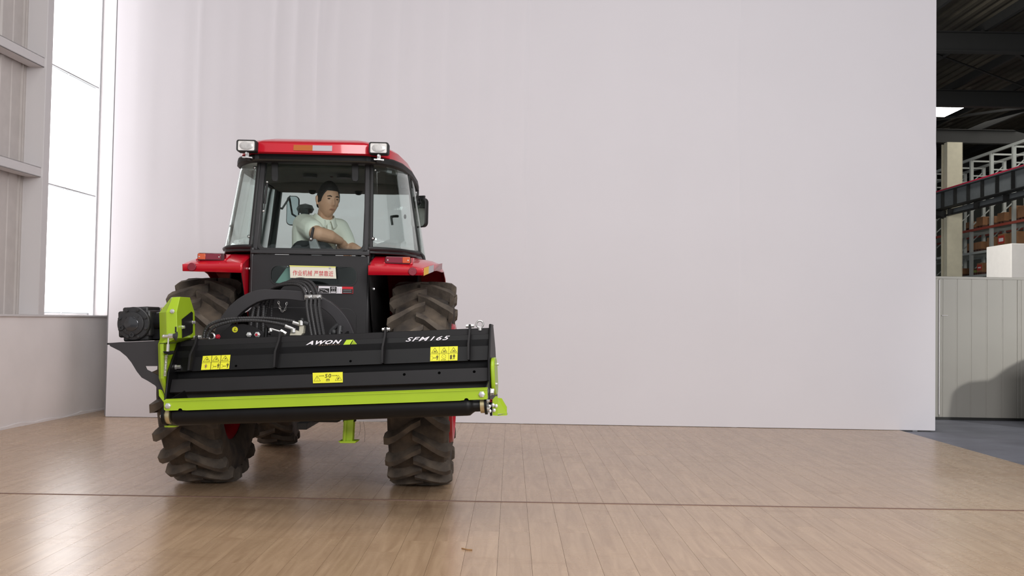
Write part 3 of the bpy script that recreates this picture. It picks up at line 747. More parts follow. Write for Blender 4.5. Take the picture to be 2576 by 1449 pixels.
pg = B().torus(T(836, 725, -.4405), .0045, .0012, n=12, m=5).torus(T(841, 725, -.4405), .0045, .0012, n=12, m=5).beam(T(837, 729, -.4405), T(835, 733, -.4405), .001, .0016).beam(T(842, 729, -.4405), T(840, 733, -.4405), .001, .0016).beam(T(832, 735, -.4405), T(845, 735, -.4405), .001, .006)
obj('diagram', pg, 'white_print', s3, smooth=0)
s4 = sticker(848, 721, 860, 738.5, 'white_print'); mark(s4, 850, 725, 851, 736, 'silver_tape'); mark(s4, 856, 725, 857, 736, 'silver_tape')
s5 = sticker(860.5, 721, 888, 739, 'red_print2'); mark(s5, 861, 727, 887, 738, 'black_print')
for yy_ in (730, 735): obj('print', B().beam(T(863, yy_, -.4402), T(884, yy_, -.4402), .001, .002), 'silver_tape', s5, smooth=0)

# ---- rear window
def wpt(x_, z_): return Vector((x_, yw(z_), z_))
wo, wi = rrect(0.003, 1.772, .67, .60, .04), rrect(0.003, 1.772, .628, .556, .03)
rw = obj('rear_window_frame', B().ring([wpt(a, c) for a, c in wo], [wpt(a, c) for a, c in wi], (0, .022, 0)), 'rubber', tr, bevel=.004)
obj('rear_window_glass', B().prism([wpt(a, c) + Vector((0, .006, 0)) for a, c in rrect(.003, 1.772, .632, .56, .03)], (0, .005, 0)), 'glass', rw)
for px_ in (691, 893):
    b = B().prism([T(px_ - 9, 396, -.315), T(px_ + 8, 397, -.315), T(px_ + 8, 452, -.335), T(px_ + 4, 457, -.335), T(px_ - 5, 456, -.335), T(px_ - 8, 450, -.335)], (0, .014, 0))
    h = obj('window_hinge', b, 'rubber', rw, bevel=.003)
b = B().cyl(T(672, 462, -.345), T(666, 512, -.36), .0075, 10).cyl(T(666, 512, -.36), T(663.5, 529, -.365), .0035, 8); gs = obj('gas_strut', b, 'rubber', tr)
b = B(); b.sphere(T(672, 458, -.345), .007, 10, 6).sphere(T(663, 531, -.366), .008, 10, 6); pieces('ball_end', b, 'chrome', gs)
b = B().beam(T(788, 574, -.405), T(783, 600, -.415), .012, .016).sphere(T(788, 574, -.405), .008, 10, 6); hd = obj('window_handle', b, 'rubber', tr, bevel=.004)
obj('handle_boss', B().cyl(T(782, 602, -.43), T(782, 602, -.39), .013, 16), 'rubber', hd); obj('handle_screw', B().sphere(T(782, 601.5, -.432), .0075, 12, 8), 'chrome', hd)

# ---- corner and door glass
QB = [(.355, -.41), (.41, -.395), (.475, -.35), (.545, -.27), (.60, -.13), (.628, .0), (.638, .1)]
QT = [(.338, -.305), (.385, -.29), (.435, -.25), (.485, -.18), (.52, -.08), (.54, .02), (.545, .1)]
DB = [(.638, .105), (.645, .4), (.63, .75), (.59, 1.02)]; DT = [(.545, .105), (.552, .4), (.54, .75), (.51, .96)]
for sx in (-1, 1):
    def strip(cb, ct, z0, z1, n=8):
        return B().grid([[Vector((sx * (a[0] + (c[0] - a[0]) * k / n), a[1] + (c[1] - a[1]) * k / n, z0 + (z1 - z0) * k / n)) for k in range(n + 1)] for a, c in zip(cb, ct)])
    obj('corner_glass', strip(QB, QT, ZW0 + .006, ZW1 - .004), 'glass_s', tr, smooth=80, solid=.005)
    dg_ = obj('door_glass', strip(DB, DT, ZW0 + .02, ZW1), 'glass_s', tr, smooth=80, solid=.005)
    lo = [Vector((sx * a, c, ZW0 + .004)) for a, c in QB]; hi = [Vector((sx * a, c, ZW1)) for a, c in QT]
    obj('glass_gasket', B().tube(lo, .0125, 8), 'rubber', tr); obj('glass_gasket', B().tube(hi, .0125, 8), 'rubber', tr)
    obj('glass_gasket', B().tube([lo[0] + Vector((sx * .012, .01, 0)), hi[0] + Vector((sx * .012, .01, 0))], .014, 8), 'rubber', tr)
    obj('door_seal', B().beam(lo[-1], hi[-1], .010, .012, (0, 1, 0)), 'rubber', tr)
    # pillars
    obj('rear_pillar', B().beam((sx * .343, -.375, ZW0 - .02), (sx * .325, -.275, ZW1 + .03), .035, .05, (0, 1, 0)), 'blk', tr, bevel=.006)
    fp = obj('front_pillar', B().beam((sx * .575, 1.04, ZW0 - .1), (sx * .50, .985, ZW1), .05, .05, (0, 1, 0)), 'plastic', tr, bevel=.006)
    df = B().tube([(sx * .63, .13, ZW0 + .01), (sx * .636, .4, ZW0 + .01), (sx * .62, .75, ZW0 + .01), (sx * .58, 1.0, ZW0 + .02), (sx * .5, .95, ZW1 - .01), (sx * .53, .75, ZW1 - .01), (sx * .542, .4, ZW1 - .01), (sx * .535, .13, ZW1 - .01)], .012, 8)
    obj('door_frame', df, 'rubber', tr)
    lower = B().prism([(sx * .62, .12, .98), (sx * .63, .12, ZW0), (sx * .625, .6, ZW0), (sx * .58, 1.0, ZW0), (sx * .56, 1.0, .95), (sx * .60, .6, .90)], (sx * -.012, 0, 0))
    obj('door_lower', lower, 'blk_panel', tr, bevel=.003)
for (px_, py_, yy) in ((641, 422, -.30), (626, 595, -.385), (938, 600, -.405), (944, 428, -.30)):
    p = T(px_, py_, yy); st = obj('glass_stud', B().cyl(p, p + Vector((0, .03, 0)), .011, 12), 'rubber', tr); obj('stud_cap', B().sphere(p + Vector((0, -.002, 0)), (.007, .005, .007), 10, 6), 'chrome', st)
ws = B().grid([[Vector((x_, 1.05 - .06 * abs(x_) - .06 * k / 4, ZW0 - .08 + (ZW1 - .03 - ZW0 + .08) * k / 4)) for k in range(5)] for x_ in (-.56, -.3, 0, .3, .56)])
obj('windscreen', ws, 'glass', tr, solid=.005, smooth=80)
obj('scuttle', B().prism([(-.57, 1.06, 1.20), (-.58, 1.06, 1.42), (.58, 1.06, 1.42), (.57, 1.06, 1.20)], (0, -.03, 0)), 'plastic', tr, bevel=.008)

# ---- roof
PLAN = [(.33, -.475), (.39, -.445), (.465, -.34), (.515, -.16), (.545, .2), (.548, .6), (.535, .9), (.47, 1.05), (.34, 1.12)]
plan = PLAN + [(-a, c) for a, c in reversed(PLAN)]
def ploop(s, z, dy=0, bulge=0): return [Vector((a * s, (c - .32) * s + .32 + dy, z + bulge * (1 - (a / .55) ** 2))) for a, c in plan]
rows = [ploop(.955, 2.062, 0, .008), ploop(.975, 2.072, 0, .006), ploop(.975, 2.125, .004, .008), ploop(.965, 2.131, .004, .008), ploop(.90, 2.155, .012, .012), ploop(.78, 2.180, .02, .014), ploop(.6, 2.192, .02, .010), ploop(.3, 2.198, .02, .006), ploop(.02, 2.20, .02, .004)]
roof = obj('roof', B().grid(rows, True), 'red', tr, smooth=38)
TPLAN = [(.33, -.40), (.42, -.365), (.49, -.27), (.535, -.12), (.568, .2), (.572, .6), (.558, .92), (.50, 1.08), (.36, 1.15)]
tplan = TPLAN + [(-a, c) for a, c in reversed(TPLAN)]
def tloop(s, z): return [Vector((a * s, (c - .32) * s + .32, z)) for a, c in tplan]
obj('roof_trim', B().grid([tloop(.93, 2.028), tloop(.98, 2.026), tloop(1.0, 2.034), tloop(1.0, 2.062), tloop(.985, 2.074), tloop(.9, 2.085), tloop(.6, 2.08)], True), 'rubber', tr)
lin_b = B().grid([ploop(.955, 2.035), ploop(.93, 2.03), ploop(.6, 2.04), ploop(.02, 2.04)], True); obj('roof_lining', lin_b, 'lining', tr)
for px0, px1, m in ((737, 784.5, 'orange_tape'), (785, 834, 'silver_tape')):
    p0, p1 = T(px0, 365, -.475), T(px1, 379.5, -.475)
    obj('reflective_tape', B().prism([(p0.x, -.458, 2.088), (p1.x, -.458, 2.088), (p1.x, -.4545, 2.122), (p0.x, -.4545, 2.122)], (0, .002, 0)), m, tr, smooth=0)
obj('rear_header', B().prism([(-.36, -.40, 2.03), (.36, -.40, 2.03), (.34, -.28, 2.03), (-.34, -.28, 2.03)], (0, 0, .05)), 'rubber', tr, bevel=.004)
hb = obj('front_header', B().prism([(-.5, .62, 2.04), (-.5, .64, 2.03), (-.5, .80, 2.02), (-.5, 1.0, 2.01), (-.5, 1.03, 2.04)], (1.0, 0, 0)), 'lining', tr, bevel=.015)
for px_ in (775, 862): p = T(px_, 432, .15); obj('air_vent', B().cyl((p.x, .22, 2.04), (p.x, .22, 2.018), .05, 20), 'plastic', tr)
obj('roof_console', B().span((-.36, -.2, 2.022), (.34, -.02, 2.04)), 'lining', tr, bevel=.006)
for px_ in (786, 902): p = T(px_, 475, .9); obj('interior_lamp', B().sphere((p.x, .9, 2.01), (.03, .03, .022), 14, 8), 'rubber', tr)

# rear work lamps
for px_, py_ in ((620, 366.5), (952.5, 372.5)):
    c = T(px_, py_, -.50); lp = obj('work_lamp', B().prism([c + Vector((x_, 0, z_)) for x_, z_ in rrect(0, 0, .121, .073, .014)], (0, .07, 0)), 'rubber', tr, bevel=.006)
    obj('lamp_rim', B().ring([c + Vector((x_, -.008, z_)) for x_, z_ in rrect(0, 0, .119, .071, .013)], [c + Vector((x_, -.008, z_)) for x_, z_ in rrect(0, 0, .10, .058, .008)], (0, .012, 0)), 'rubber', lp, bevel=.002)
    obj('lens', B().prism([c + Vector((x_, -.004, z_)) for x_, z_ in rrect(0, 0, .101, .059, .008)], (0, .006, 0)), 'lens', lp)
    bowl = B().lathe([(-.0045, .036), (-.0065, .030), (-.0072, .018), (-.0075, .0)], (0, 0, 0), 'Y', 24); bowl.v = [c + Vector((q.x * 1.15, q.y, q.z * .76)) for q in bowl.v]; obj('lens_bowl', bowl, 'reflector_bowl', lp)
    br = B().beam(c + Vector((0, .03, -.036)), c + Vector((0, .03, -.066)), .02, .02).beam(c + Vector((-.03, .03, -.066)), c + Vector((.03, .035, -.068)), .03, .006).cyl(c + Vector((0, .0, -.045)), c + Vector((0, .02, -.045)), .008, 8)
    obj('lamp_bracket', br, 'chrome', lp)
    obj('bracket_arm', B().beam(c + Vector((.0, .035, -.07)), (math.copysign(.39, c.x), -.30, 2.045), .03, .02), 'rubber', lp, bevel=.003)

# ---- mirrors
def mirror(p0, p1, y, turn, m='mirror'):
    a, c = p0, p1; cx, cz = (a.x + c.x) / 2, (a.z + c.z) / 2; w, h = abs(c.x - a.x), abs(a.z - c.z)
    sh = obj('mirror', B().prism([(x_, y, z_) for x_, z_ in rrect(cx, cz, w + .006, h + .006, .035)], (0, .035, 0)), 'rubber', tr, bevel=.006)
    obj('mirror_glass', B().prism([(x_, y - .002, z_) for x_, z_ in rrect(cx, cz, w - .006, h - .006, .031)], (0, .003, 0)), m, sh)
    piv = Matrix.Translation((cx, y, cz)); sh.matrix_local = piv @ Matrix.Rotation(R(turn), 4, 'Z') @ piv.inverted()
    return sh
mr = mirror(T(1029, 499, .9), T(1075, 571, .9), .9, -38)
obj('mirror_arm', B().beam(T(1027, 496, .93), T(1066, 498, .93), .014, .03).beam((.55, .93, 1.98), T(1030, 497, .93), .02, .02), 'rubber', mr, bevel=.003)
obj('mirror_clamp', B().cyl(T(1053, 516, .885), T(1054, 478, .89), .007, 8).sphere(T(1053, 508, .885), .015, 10, 6), 'rubber', mr)
ml = mirror(T(722, 493, 1.5), T(750, 566, 1.5), 1.5, 0)
obj('mirror_arm', B().tube([(-.52, 1.0, 1.9), (-.54, 1.3, 1.92), T(730, 494, 1.52)], .008, 8).tube([T(725, 565, 1.53), T(748, 520, 1.53)], .004, 6), 'rubber', ml)

# door furniture on the right
b = B().tube(catmull([T(982, 546, .3), T(992, 544, .3), T(1001, 544, .28)], .01), .009, 8).tube([T(984, 546, .3), T(987, 566, .3)], .008, 8); obj('door_handle', b, 'rubber', tr)
obj('door_catch', B().span(T(1014, 452, .12) - Vector((.012, .02, .035)), T(1022, 475, .12) + Vector((.01, .02, .0))), 'rubber', tr, bevel=.004)
obj('door_catch', B().sphere(T(1019, 545, .11), (.009, .012, .016), 10, 6), 'rubber', tr)
obj('hinge_post', B().cyl((.59, .02, 1.46), (.59, .02, 1.515), .018, 12).cyl((.59, .02, 1.51), (.59, .02, 1.522), .024, 12), 'rubber', tr)
obj('grab_loop', B().tube(catmull([(.60, .05, 1.515), (.63, .05, 1.512), (.655, .05, 1.495), (.665, .05, 1.46)], .012), .008, 8), 'rubber', tr)
obj('rear_ledge_box', B().span(T(975, 628, -.25), T(1000, 638, -.25) + Vector((0, .06, -.0))), 'rubber', tr, bevel=.006)

# ---- fenders
PATH = [(.74, .80), (.72, 1.0), (.62, 1.2), (.45, 1.36), (.22, 1.45), (0, 1.484), (-.2, 1.472), (-.35, 1.448), (-.46, 1.42), (-.525, 1.398), (-.548, 1.387)]
for sx in (-1, 1):
    rows = []
    for i, (y_, z_) in enumerate(PATH):
        xo = .80 if y_ > -.2 else .80 - (.10 if sx > 0 else .072) * ((-.2 - y_) / .35)
        row = []
        for u in (0, .04, .3, .6, .82, .93, .98, 1.0):
            x_ = .375 + (xo - .375) * u
            fade = min(1, max(0, (y_ + .548) / .30)); dz = -(.012 + .04 * fade) * u ** 2 - .05 * fade * max(0, (u - .9) / .1) ** 1.5 + (-.010 if u == 0 else 0)
            sc_ = 1.0
            row.append(Vector((sx * x_, y_, z_ + dz)))
        rows.append(row)
    xo = .705 if sx > 0 else .732
    rows.append([Vector((sx * (.375 + (xo - .375) * u), -.556, 1.385 - .012 * u)) for u in (0, .04, .3, .6, .82, .93, .98, 1.0)])
    rows.append([Vector((sx * (.375 + (xo - .375 - .004) * u), -.562, 1.329 + .004 * u)) for u in (0, .04, .3, .6, .82, .93, .98, 1.0)])
    fd = obj('fender', B().grid(rows), 'red', tr, smooth=32, solid=.006)
    ip = B(); loop = [(sx * .378, y_, z_ - .01) for y_, z_ in PATH] + [(sx * .378, -.556, 1.335), (sx * .378, -.36, 1.06), (sx * .378, -.25, .95), (sx * .378, .5, .72)]
    obj('fender_side', ip.prism(loop, (sx * .004, 0, 0)), 'red' if sx < 0 else 'blk_panel', tr, smooth=0)
    obj('wheel_well_liner', B().prism([(sx * .383, y_ * .99, z_ - .004) for _, y_, z_ in loop], (sx * .004, 0, 0)), 'rubber', tr, smooth=0)
    # tail lamp on the deck
    xs = [T(498, 645, -.5).x, T(566, 645, -.5).x] if sx < 0 else [T(969, 655, -.5).x, T(1034, 655, -.5).x]
    cx = sum(xs) / 2; w = xs[1] - xs[0]; zc = 1.424
    tl = obj('tail_lamp', B().prism([(x_, -.515, z_) for x_, z_ in rrect(cx, zc, w, .046, .012)], (0, .05, 0)), 'dark_lens', tr, bevel=.004)
    o0, o1 = (cx - w / 2 + .004, cx - w / 2 + .05) if sx < 0 else (cx + w / 2 - .05, cx + w / 2 - .004)
    r0, r1 = (o1, cx + w / 2 - .02) if sx < 0 else (cx - w / 2 + .006, o0)
    obj('indicator_lens', B().span((o0, -.520, zc - .016), (o1, -.514, zc + .019)), 'orange_lens', tl, bevel=.002)
    obj('brake_lens', B().span((r0, -.520, zc - .016), (r1, -.514, zc + .019)), 'red_lens', tl, bevel=.002)
    sc_ = B()
    for x_ in (r0 + .012 if sx > 0 else r1 - .01, o1 - .012 if sx > 0 else o0 + .01): sc_.cyl((x_, -.523, zc), (x_, -.517, zc), .004, 8)
    pieces('lens_screw', sc_, 'chrome', tl)
    obj('lamp_plinth', B().prism([(cx - w / 2 - .01, -.51, zc - .026), (cx + w / 2 + .01, -.51, zc - .026), (cx + w / 2 + .012, -.40, zc + .012), (cx - w / 2 - .012, -.40, zc + .012)], (0, 0, .012)), 'red', tl, bevel=.004)
    p = T(483, 671.5, -.565) if sx < 0 else T(1038, 683, -.565)
    obj('reflector', B().cyl((p.x, -.572, p.z), (p.x, -.556, p.z), .0255, 28), 'red_reflector', tr, bevel=.003)
    lo_ = [Vector((.703, -.560, 1.331)), Vector((.728, -.508, 1.346)), Vector((.755, -.455, 1.362)), Vector((.80, -.27, 1.385))]
    hi_ = [Vector((.703, -.553, 1.378)), Vector((.729, -.498, 1.392)), Vector((.757, -.445, 1.404)), Vector((.80, -.25, 1.425))]
    fx = lambda L: [Vector((sx * p.x, p.y, p.z)) for p in L]
    if sx > 0: obj('fender_corner', B().grid([fx(lo_), fx(hi_)]), 'red', tr, solid=.005)
    if sx > 0:
        of = Vector((.005, -.003, 0))
        obj('yellow_tape', B().grid([[lo_[0] + of, lo_[1] + of], [hi_[0] + of, hi_[1] + of]]), 'yellow_tape', tr, smooth=0, solid=.001)
        obj('silver_tape', B().grid([[lo_[1] + of, lo_[2] + of], [hi_[1] + of, hi_[2] + of]]), 'silver_tape', tr, smooth=0, solid=.001)

# ---- inside the cab
seat = obj('seat', B().span((-.26, -.02, 1.06), (.16, .40, 1.18)), 'seat_cloth', tr, bevel=.04)
obj('seat_back', B().prism([(-.22, -.06, 1.14), (.12, -.06, 1.14), (.10, -.14, 1.50), (.06, -.16, 1.555), (-.14, -.16, 1.565), (-.19, -.14, 1.50)], (0, .09, 0)), 'seat_cloth', seat, bevel=.03)
obj('seat_base', B().span((-.18, .05, .96), (.08, .33, 1.06)), 'plastic', seat)
obj('armrest', B().prism([T(776, 605, -.22), T(793, 600, -.22), T(806, 630, -.24), T(808, 660, -.24), T(785, 660, -.24)], (0, .06, 0)), 'grey_trim', tr, bevel=.006)
sw = obj('steering_wheel', B().torus((0, 0, 0), .18, .013, 'Z', 32, 8).tube([(-.17, 0, 0), (0, 0, -.03), (.17, 0, 0)], .01, 6).cyl((0, 0, -.03), (0, 0, 0), .04, 14), 'rubber', tr)
sw.matrix_local = Matrix.Translation((-.03, .62, 1.50)) @ Matrix.Rotation(R(28), 4, 'X')
obj('steering_column', B().cyl((-.03, .80, 1.2), (-.03, .63, 1.47), .04, 12), 'plastic', tr)
obj('dashboard', B().prism([(-.3, .78, 1.15), (-.3, .76, 1.45), (-.3, .86, 1.52), (-.3, 1.02, 1.42), (-.3, 1.02, 1.15)], (.6, 0, 0)), 'plastic', tr, bevel=.02)
for sx in (-1, 1):
    obj('side_console', B().prism([(sx * .38, -.3, 1.49), (sx * .38, .4, 1.49), (sx * .28, .4, 1.40), (sx * .28, -.3, 1.42)], (0, 0, -.3)), 'plastic', tr, bevel=.01)
obj('gear_lever', B().tube([(.24, .12, 1.40), (.24, .06, 1.49)], .008, 8).sphere((.24, .055, 1.495), .018, 12, 8), 'rubber', tr)
pcl = T(768, 526, 1.45)
obj('air_precleaner', B().lathe([(-.03, .0), (-.03, .055), (.0, .07), (.03, .055), (.045, .0)], pcl, 'Z', 24).cyl(pcl - Vector((0, 0, .03)), Vector((pcl.x, pcl.y, 1.2)), .035, 16), 'plastic', tr)

# ================================================================== FLAIL MOWER (local frame of the tilted machine)
mw = thing('flail_mower', 'black flail mower with lime green roller bar carried behind the red tractor', 'mower', MR)
XL, XR = -.866, .866
def sheet(name, prof, m, th=.006, x0=XL, x1=XR, **k):
    k.setdefault('smooth', 0)
    return obj(name, B().grid([[Vector((x0, a, c)) for a, c in prof], [Vector((x1, a, c)) for a, c in prof]]), m, mw, solid=th, **k)
sheet('hood_top', [(.2, .357), (.34, .345), (.43, .22), (.45, .05), (.44, -.06)], 'mblk')
sheet('top_flange', [(.205, .358), (.198, .352), (.191, .328), (.196, .324)], 'mblk_lit', smooth=0)
sheet('rear_plate', [(.197, .334), (.10, .190), (.112, .186)], 'mblk', smooth=0)
sheet('inner_baffle', [(.15, .30), (.15, .02)], 'mblk')
sheet('rubber_flap', [(.10, .10), (.09, -.03)], 'rubber')
obj('lower_rail', B().prism([(XL, .056, .152), (XL, .018, .080), (XL, .05, .072), (XL, .10, .14)], (XR - XL, 0, 0)), 'mblk_lit', mw, bevel=.004)
P0, PN = Vector((0, .197, .334)), Vector((0, -.144, .097)).normalized()    # plane of the rear plate
PU, PV = Vector((1, 0, 0)), Vector((0, .097, .144)).normalized()
for sx, x_ in ((-1, XL - .009), (1, XR)):
    pl = [(.44, .05), (.42, .24), (.34, .372), (.2, .376), (.03, .19), (.0, .10), (-.03, .03), (-.03, -.02), (.05, -.07), (.3, -.10), (.43, -.06)]
    sp = obj('end_plate', B().prism([(x_, a, c) for a, c in pl], (.009, 0, 0)), 'mblk_lit' if sx > 0 else 'mblk', mw, bevel=.002)  # right plate takes the lighter black, its lit outer side painted in
    obj('edge_rib', B().tube([(x_ + .0045, .33, .372), (x_ + .0045, .2, .376), (x_ + .0045, .03, .19), (x_ + .0045, .0, .10), (x_ + .0045, -.03, .02)], .007, 8), 'mblk', sp)
# ribs across the rear plate
for i, x_ in enumerate((-.772, -.298, .293, .759)):
    pr = [(.245, .372), (.225, .384), (.185, .384), (.160, .340), (.085, .28), (.055, .195), (.098, .190), (.195, .330), (.205, .358)]
    rb = obj('rib', B().prism([(x_ - .006, a, c) for a, c in pr], (.012, 0, 0)), 'mblk_lit', mw, bevel=.0015)
    if i in (0, 2, 3):
        bb = B(); hexbolt(bb, (x_ + .0045, .205, .374), .010, .018, (1, 0, 0)); hexbolt(bb, (x_ - .0045, .205, .374), .010, .018, (-1, 0, 0)); pieces('rib_bolt', bb, 'chrome', rb)
bb = B(); p = MP(438, 928, P0, PN); hexbolt(bb, (XL + .002, p.y - .005, p.z + .01), .011, .03, (1, 0, 0)); hexbolt(bb, (XR - .002, .13, .212), .011, .028, (-1, 0, 0)); pieces('end_bolt', bb, 'chrome', mw)
for px_, py_ in ((597, 892), (594, 921), (885, 881), (882, 909)):
    p = MP(px_, py_, P0, PN); obj('bolt_hole', B().cyl(p - PN * .004, p + PN * .0034, .0068, 14), 'hole', mw)
RP0, RN = Vector((0, .056, .152)), Vector((0, -.072, .038)).normalized()
for px_, py_ in ((1017, 942), (1105, 938), (1193, 935)):
    p = MP(px_, py_, RP0, RN); obj('bolt_hole', B().cyl(p - RN * .004, p + RN * .0006, .0078, 16), 'hole', mw)
# lime green bar above the roller
GY = -.235
xl, xr = M(412, 1012, GY).x, M(1226, 980, GY).x
zt, zb_ = (M(412, 1010, GY).z + M(1225, 979, GY).z) / 2, (M(412, 1034, GY).z + M(1225, 1004, GY).z) / 2
poly = [(xl, zt), (xr, zt), (xr, zb_ + .004), (xr - .008, zb_)]
poly += [(.775 + .012 * math.cos(R(a)), zb_ + .010 * math.sin(R(a))) for a in (0, 45, 90, 135, 180)] + [(.74, zb_ - .002)]
poly += [(xl + .12, zb_ - .002)] + [(xl + .085 + .012 * math.cos(R(a)), zb_ + .010 * math.sin(R(a))) for a in (0, 45, 90, 135, 180)] + [(xl + .008, zb_), (xl, zb_ + .006)]
gb = obj('roller_bar', B().prism([(a, GY, c) for a, c in poly], (0, .006, 0)), 'green', mw, label='lime green folded bar above the roller', smooth=0)
obj('bar_fold', B().prism([(xl, GY - .004, zt - .003), (xl, GY + .03, zt + .004), (xl, GY + .03, zt + .009), (xl, GY - .004, zt + .002)], (xr - xl, 0, 0)), 'green', gb, smooth=0)
bb = B(); hexbolt(bb, M(423, 1021, GY), .012, .016, (0, -1, 0)); hexbolt(bb, M(1212, 992, GY), .0125, .016, (0, -1, 0)); pieces('bar_bolt', bb, 'chrome', gb)
for sx in (-1, 1):
    x_ = xl + .012 if sx < 0 else xr - .016
    obj('bar_arm', B().prism([(x_, GY + .006, zb_), (x_, GY + .006, zt), (x_, -.0, .09), (x_, .04, .04), (x_, -.1, -.01)], (.006, 0, 0)), 'mblk', gb, smooth=0)
# roller
RY, RZ, RR = -.172, -.028, .053
prof = [(-.80, 0), (-.80, .026), (-.772, .026), (-.76, .040), (-.748, .050), (-.735, RR), (.772, RR), (.785, .052), (.80, .040), (.81, .034), (.842, .034), (.842, 0)]
ro = obj('roller', B().lathe(prof, (0, RY, RZ), 'X', 40), 'mblk', mw)
obj('bearing_ring', B().cyl((-.795, RY, RZ), (-.772, RY, RZ), .043, 24), 'brass', ro); obj('bearing_ring', B().cyl((.84, RY, RZ), (.862, RY, RZ), .042, 24), 'brass', ro)
obj('bearing_flange', B().cyl((-.812, RY, RZ), (-.795, RY, RZ), .05, 24), 'mblk', ro); obj('bearing_flange', B().cyl((.862, RY, RZ), (.874, RY, RZ), .05, 24), 'mblk', ro)
bb = B(); hexbolt(bb, (-.812, RY - .02, RZ), .009, .014, (-1, 0, 0)); hexbolt(bb, (.874, RY - .02, RZ + .02), .008, .014, (1, 0, 0)); hexbolt(bb, (.874, RY - .02, RZ - .02), .008, .014, (1, 0, 0)); pieces('bearing_bolt', bb, 'chrome', ro)
obj('scraper_tab', B().prism([M(413, 1071, -.15), M(447, 1071, -.15), M(440, 1075, -.15), M(414, 1075, -.15)], (0, .04, 0)), 'green', mw, smooth=0)
obj('corner_tab', B().prism([M(399, 980, -.02), M(404, 983, -.02), M(414, 1004, -.02), M(412, 1012, -.02), M(400, 996, -.02)], (0, .02, 0)), 'green', mw, smooth=0)
# flail rotor hidden under the hood
rt = obj('flail_rotor', B().cyl((-.84, .2, .03), (.84, .2, .03), .055, 20), 'cast', mw)
fb = B()
for k in range(22):
    a = k * 2.4; x_ = -.80 + k * .076; d = Vector((0, math.cos(a), math.sin(a)))
    fb.beam(Vector((x_, .2, .03)) + d * .05, Vector((x_, .2, .03)) + d * .125, .012, .035, (1, 0, 0))
pieces('flail_blade', fb, 'cast', rt, smooth=0)
# right end: eye bolt, oval cover, skid
e = M(1207, 815.5, .2); eb = obj('eye_bolt', B().torus(e, .0185, .0052, 'Y', 28, 10).cyl(e - Vector((0, 0, .02)), e - Vector((0, 0, .034)), .012, 16), 'chrome', mw)
ov = rrect(.12, .10, .20, .20, .07, 6)
oc = obj('side_cover', B().prism([(XR + .012, a, c) for a, c in ov], (.022, 0, 0)), 'green', mw, bevel=.006)
bb = B(); hexbolt(bb, (XR + .009, .0, .03), .012, .022, (1, 0, 0)); hexbolt(bb, (XR + .034, .06, .06), .008, .01, (1, 0, 0)); hexbolt(bb, (XR + .034, .18, .16), .008, .01, (1, 0, 0)); pieces('cover_bolt', bb, 'chrome', oc)
sk_ = obj('skid_bracket', B().prism([M(1239, 1005, -.12), M(1246, 997, -.12), M(1252, 997, -.12), M(1252, 1045, -.12), M(1239, 1045, -.12)], (0, .008, 0)), 'green', mw, smooth=0)
obj('skid_wing', B().prism([M(1252, 1001, -.118), M(1262, 1002, -.10), M(1275, 1024, -.10), M(1275, 1041, -.10), M(1252, 1041, -.118)], (0, .008, 0)), 'green', sk_, smooth=0)
obj('skid_foot', B().prism([M(1239, 1045, -.12), M(1252, 1045, -.12), M(1275, 1041, -.10), M(1275, 1045, -.10), M(1252, 1046, -.125)], (0, .05, 0)), 'green', sk_, smooth=0)
bb = B()
for px_, py_ in ((1240, 1019), (1248, 1021), (1243, 1032), (1231, 1022), (1232, 1034)): hexbolt(bb, M(px_, py_, -.122), .0075, .012, (0, -1, 0))
pieces('skid_bolt', bb, 'chrome', sk_)
obj('hinge_plate', B().prism([M(1228, 1008, -.06), M(1238, 1004, -.06), M(1238, 1046, -.06), M(1233, 1046, -.06)], (0, .01, 0)), 'mblk', mw, smooth=0)
bb = B(); hexbolt(bb, (XR + .009, -.01, .02), .013, .02, (1, 0, 0)); obj('plate_bolt', bb, 'chrome', mw)
obj('red_clip', B().torus(M(1236, 1008, -.07), .006, .002, 'Y', 12, 6), 'redcap', mw)

# parking leg
lg = obj('parking_leg', B().prism([M(864, 1058, .2), M(889, 1056, .2), M(886, 1111, .2), M(861, 1112, .2)], (0, .05, 0)), 'green', mw, bevel=.003, label='lime green parking leg with a foot plate')
obj('leg_flange', B().prism([M(868, 1058, .19), M(872, 1058, .19), M(869, 1111, .19), M(864, 1111, .19)], (0, .01, 0)), 'green', lg, smooth=0)
obj('foot_plate', B().prism([M(850, 1110, .18), M(896, 1110, .18), M(893, 1115, .18), M(856, 1115, .18)], (0, .09, 0)), 'green', lg, bevel=.002)
obj('leg_socket', B().prism([M(862, 1030, .21), M(892, 1030, .21), M(890, 1062, .21), M(863, 1062, .21)], (0, .06, 0)), 'mblk', lg)

# belt guard on the left
def gl(z, pts): return [Vector((a, c, z)) for a, c in pts]
PA = [(-.803, 0), (-.862, 0), (-.925, .055), (-.925, .25), (-.803, .25)]
PB = [(-.803, .05), (-.845, .05), (-.868, .085), (-.868, .19), (-.803, .19)]
PC = [(-.803, .10), (-.862, .10), (-.915, .13), (-.915, .22), (-.803, .22)]
PD = [(-.882, .0), (-.90, .0), (-.925, .03), (-.925, .25), (-.882, .25)]
PC = [(-.882, .06), (-.90, .06), (-.918, .09), (-.918, .22), (-.882, .22)]
rows = [gl(.06, PC), gl(.16, PD), gl(.345, PD), gl(.372, PA), gl(.515, PA), gl(.597, PB)]
b = B().grid(rows, True); n = len(b.v); b.f += [(0, 1, 2, 3, 4), (n - 5, n - 4, n - 3, n - 2, n - 1)]
bg = obj('belt_guard', b, 'green', mw, smooth=0, bevel=.003, label='lime green folded sheet metal belt guard')
XP, XN = Vector((-.8015, 0, 0)), Vector((1, 0, 0))
obj('inspection_plate', B().prism([MP(a, c, XP, XN) for a, c in ((457, 803), (481, 784), (484, 787), (484, 836), (481, 840), (458, 850))], (.003, 0, 0)), 'mblk_lit', bg, smooth=0)
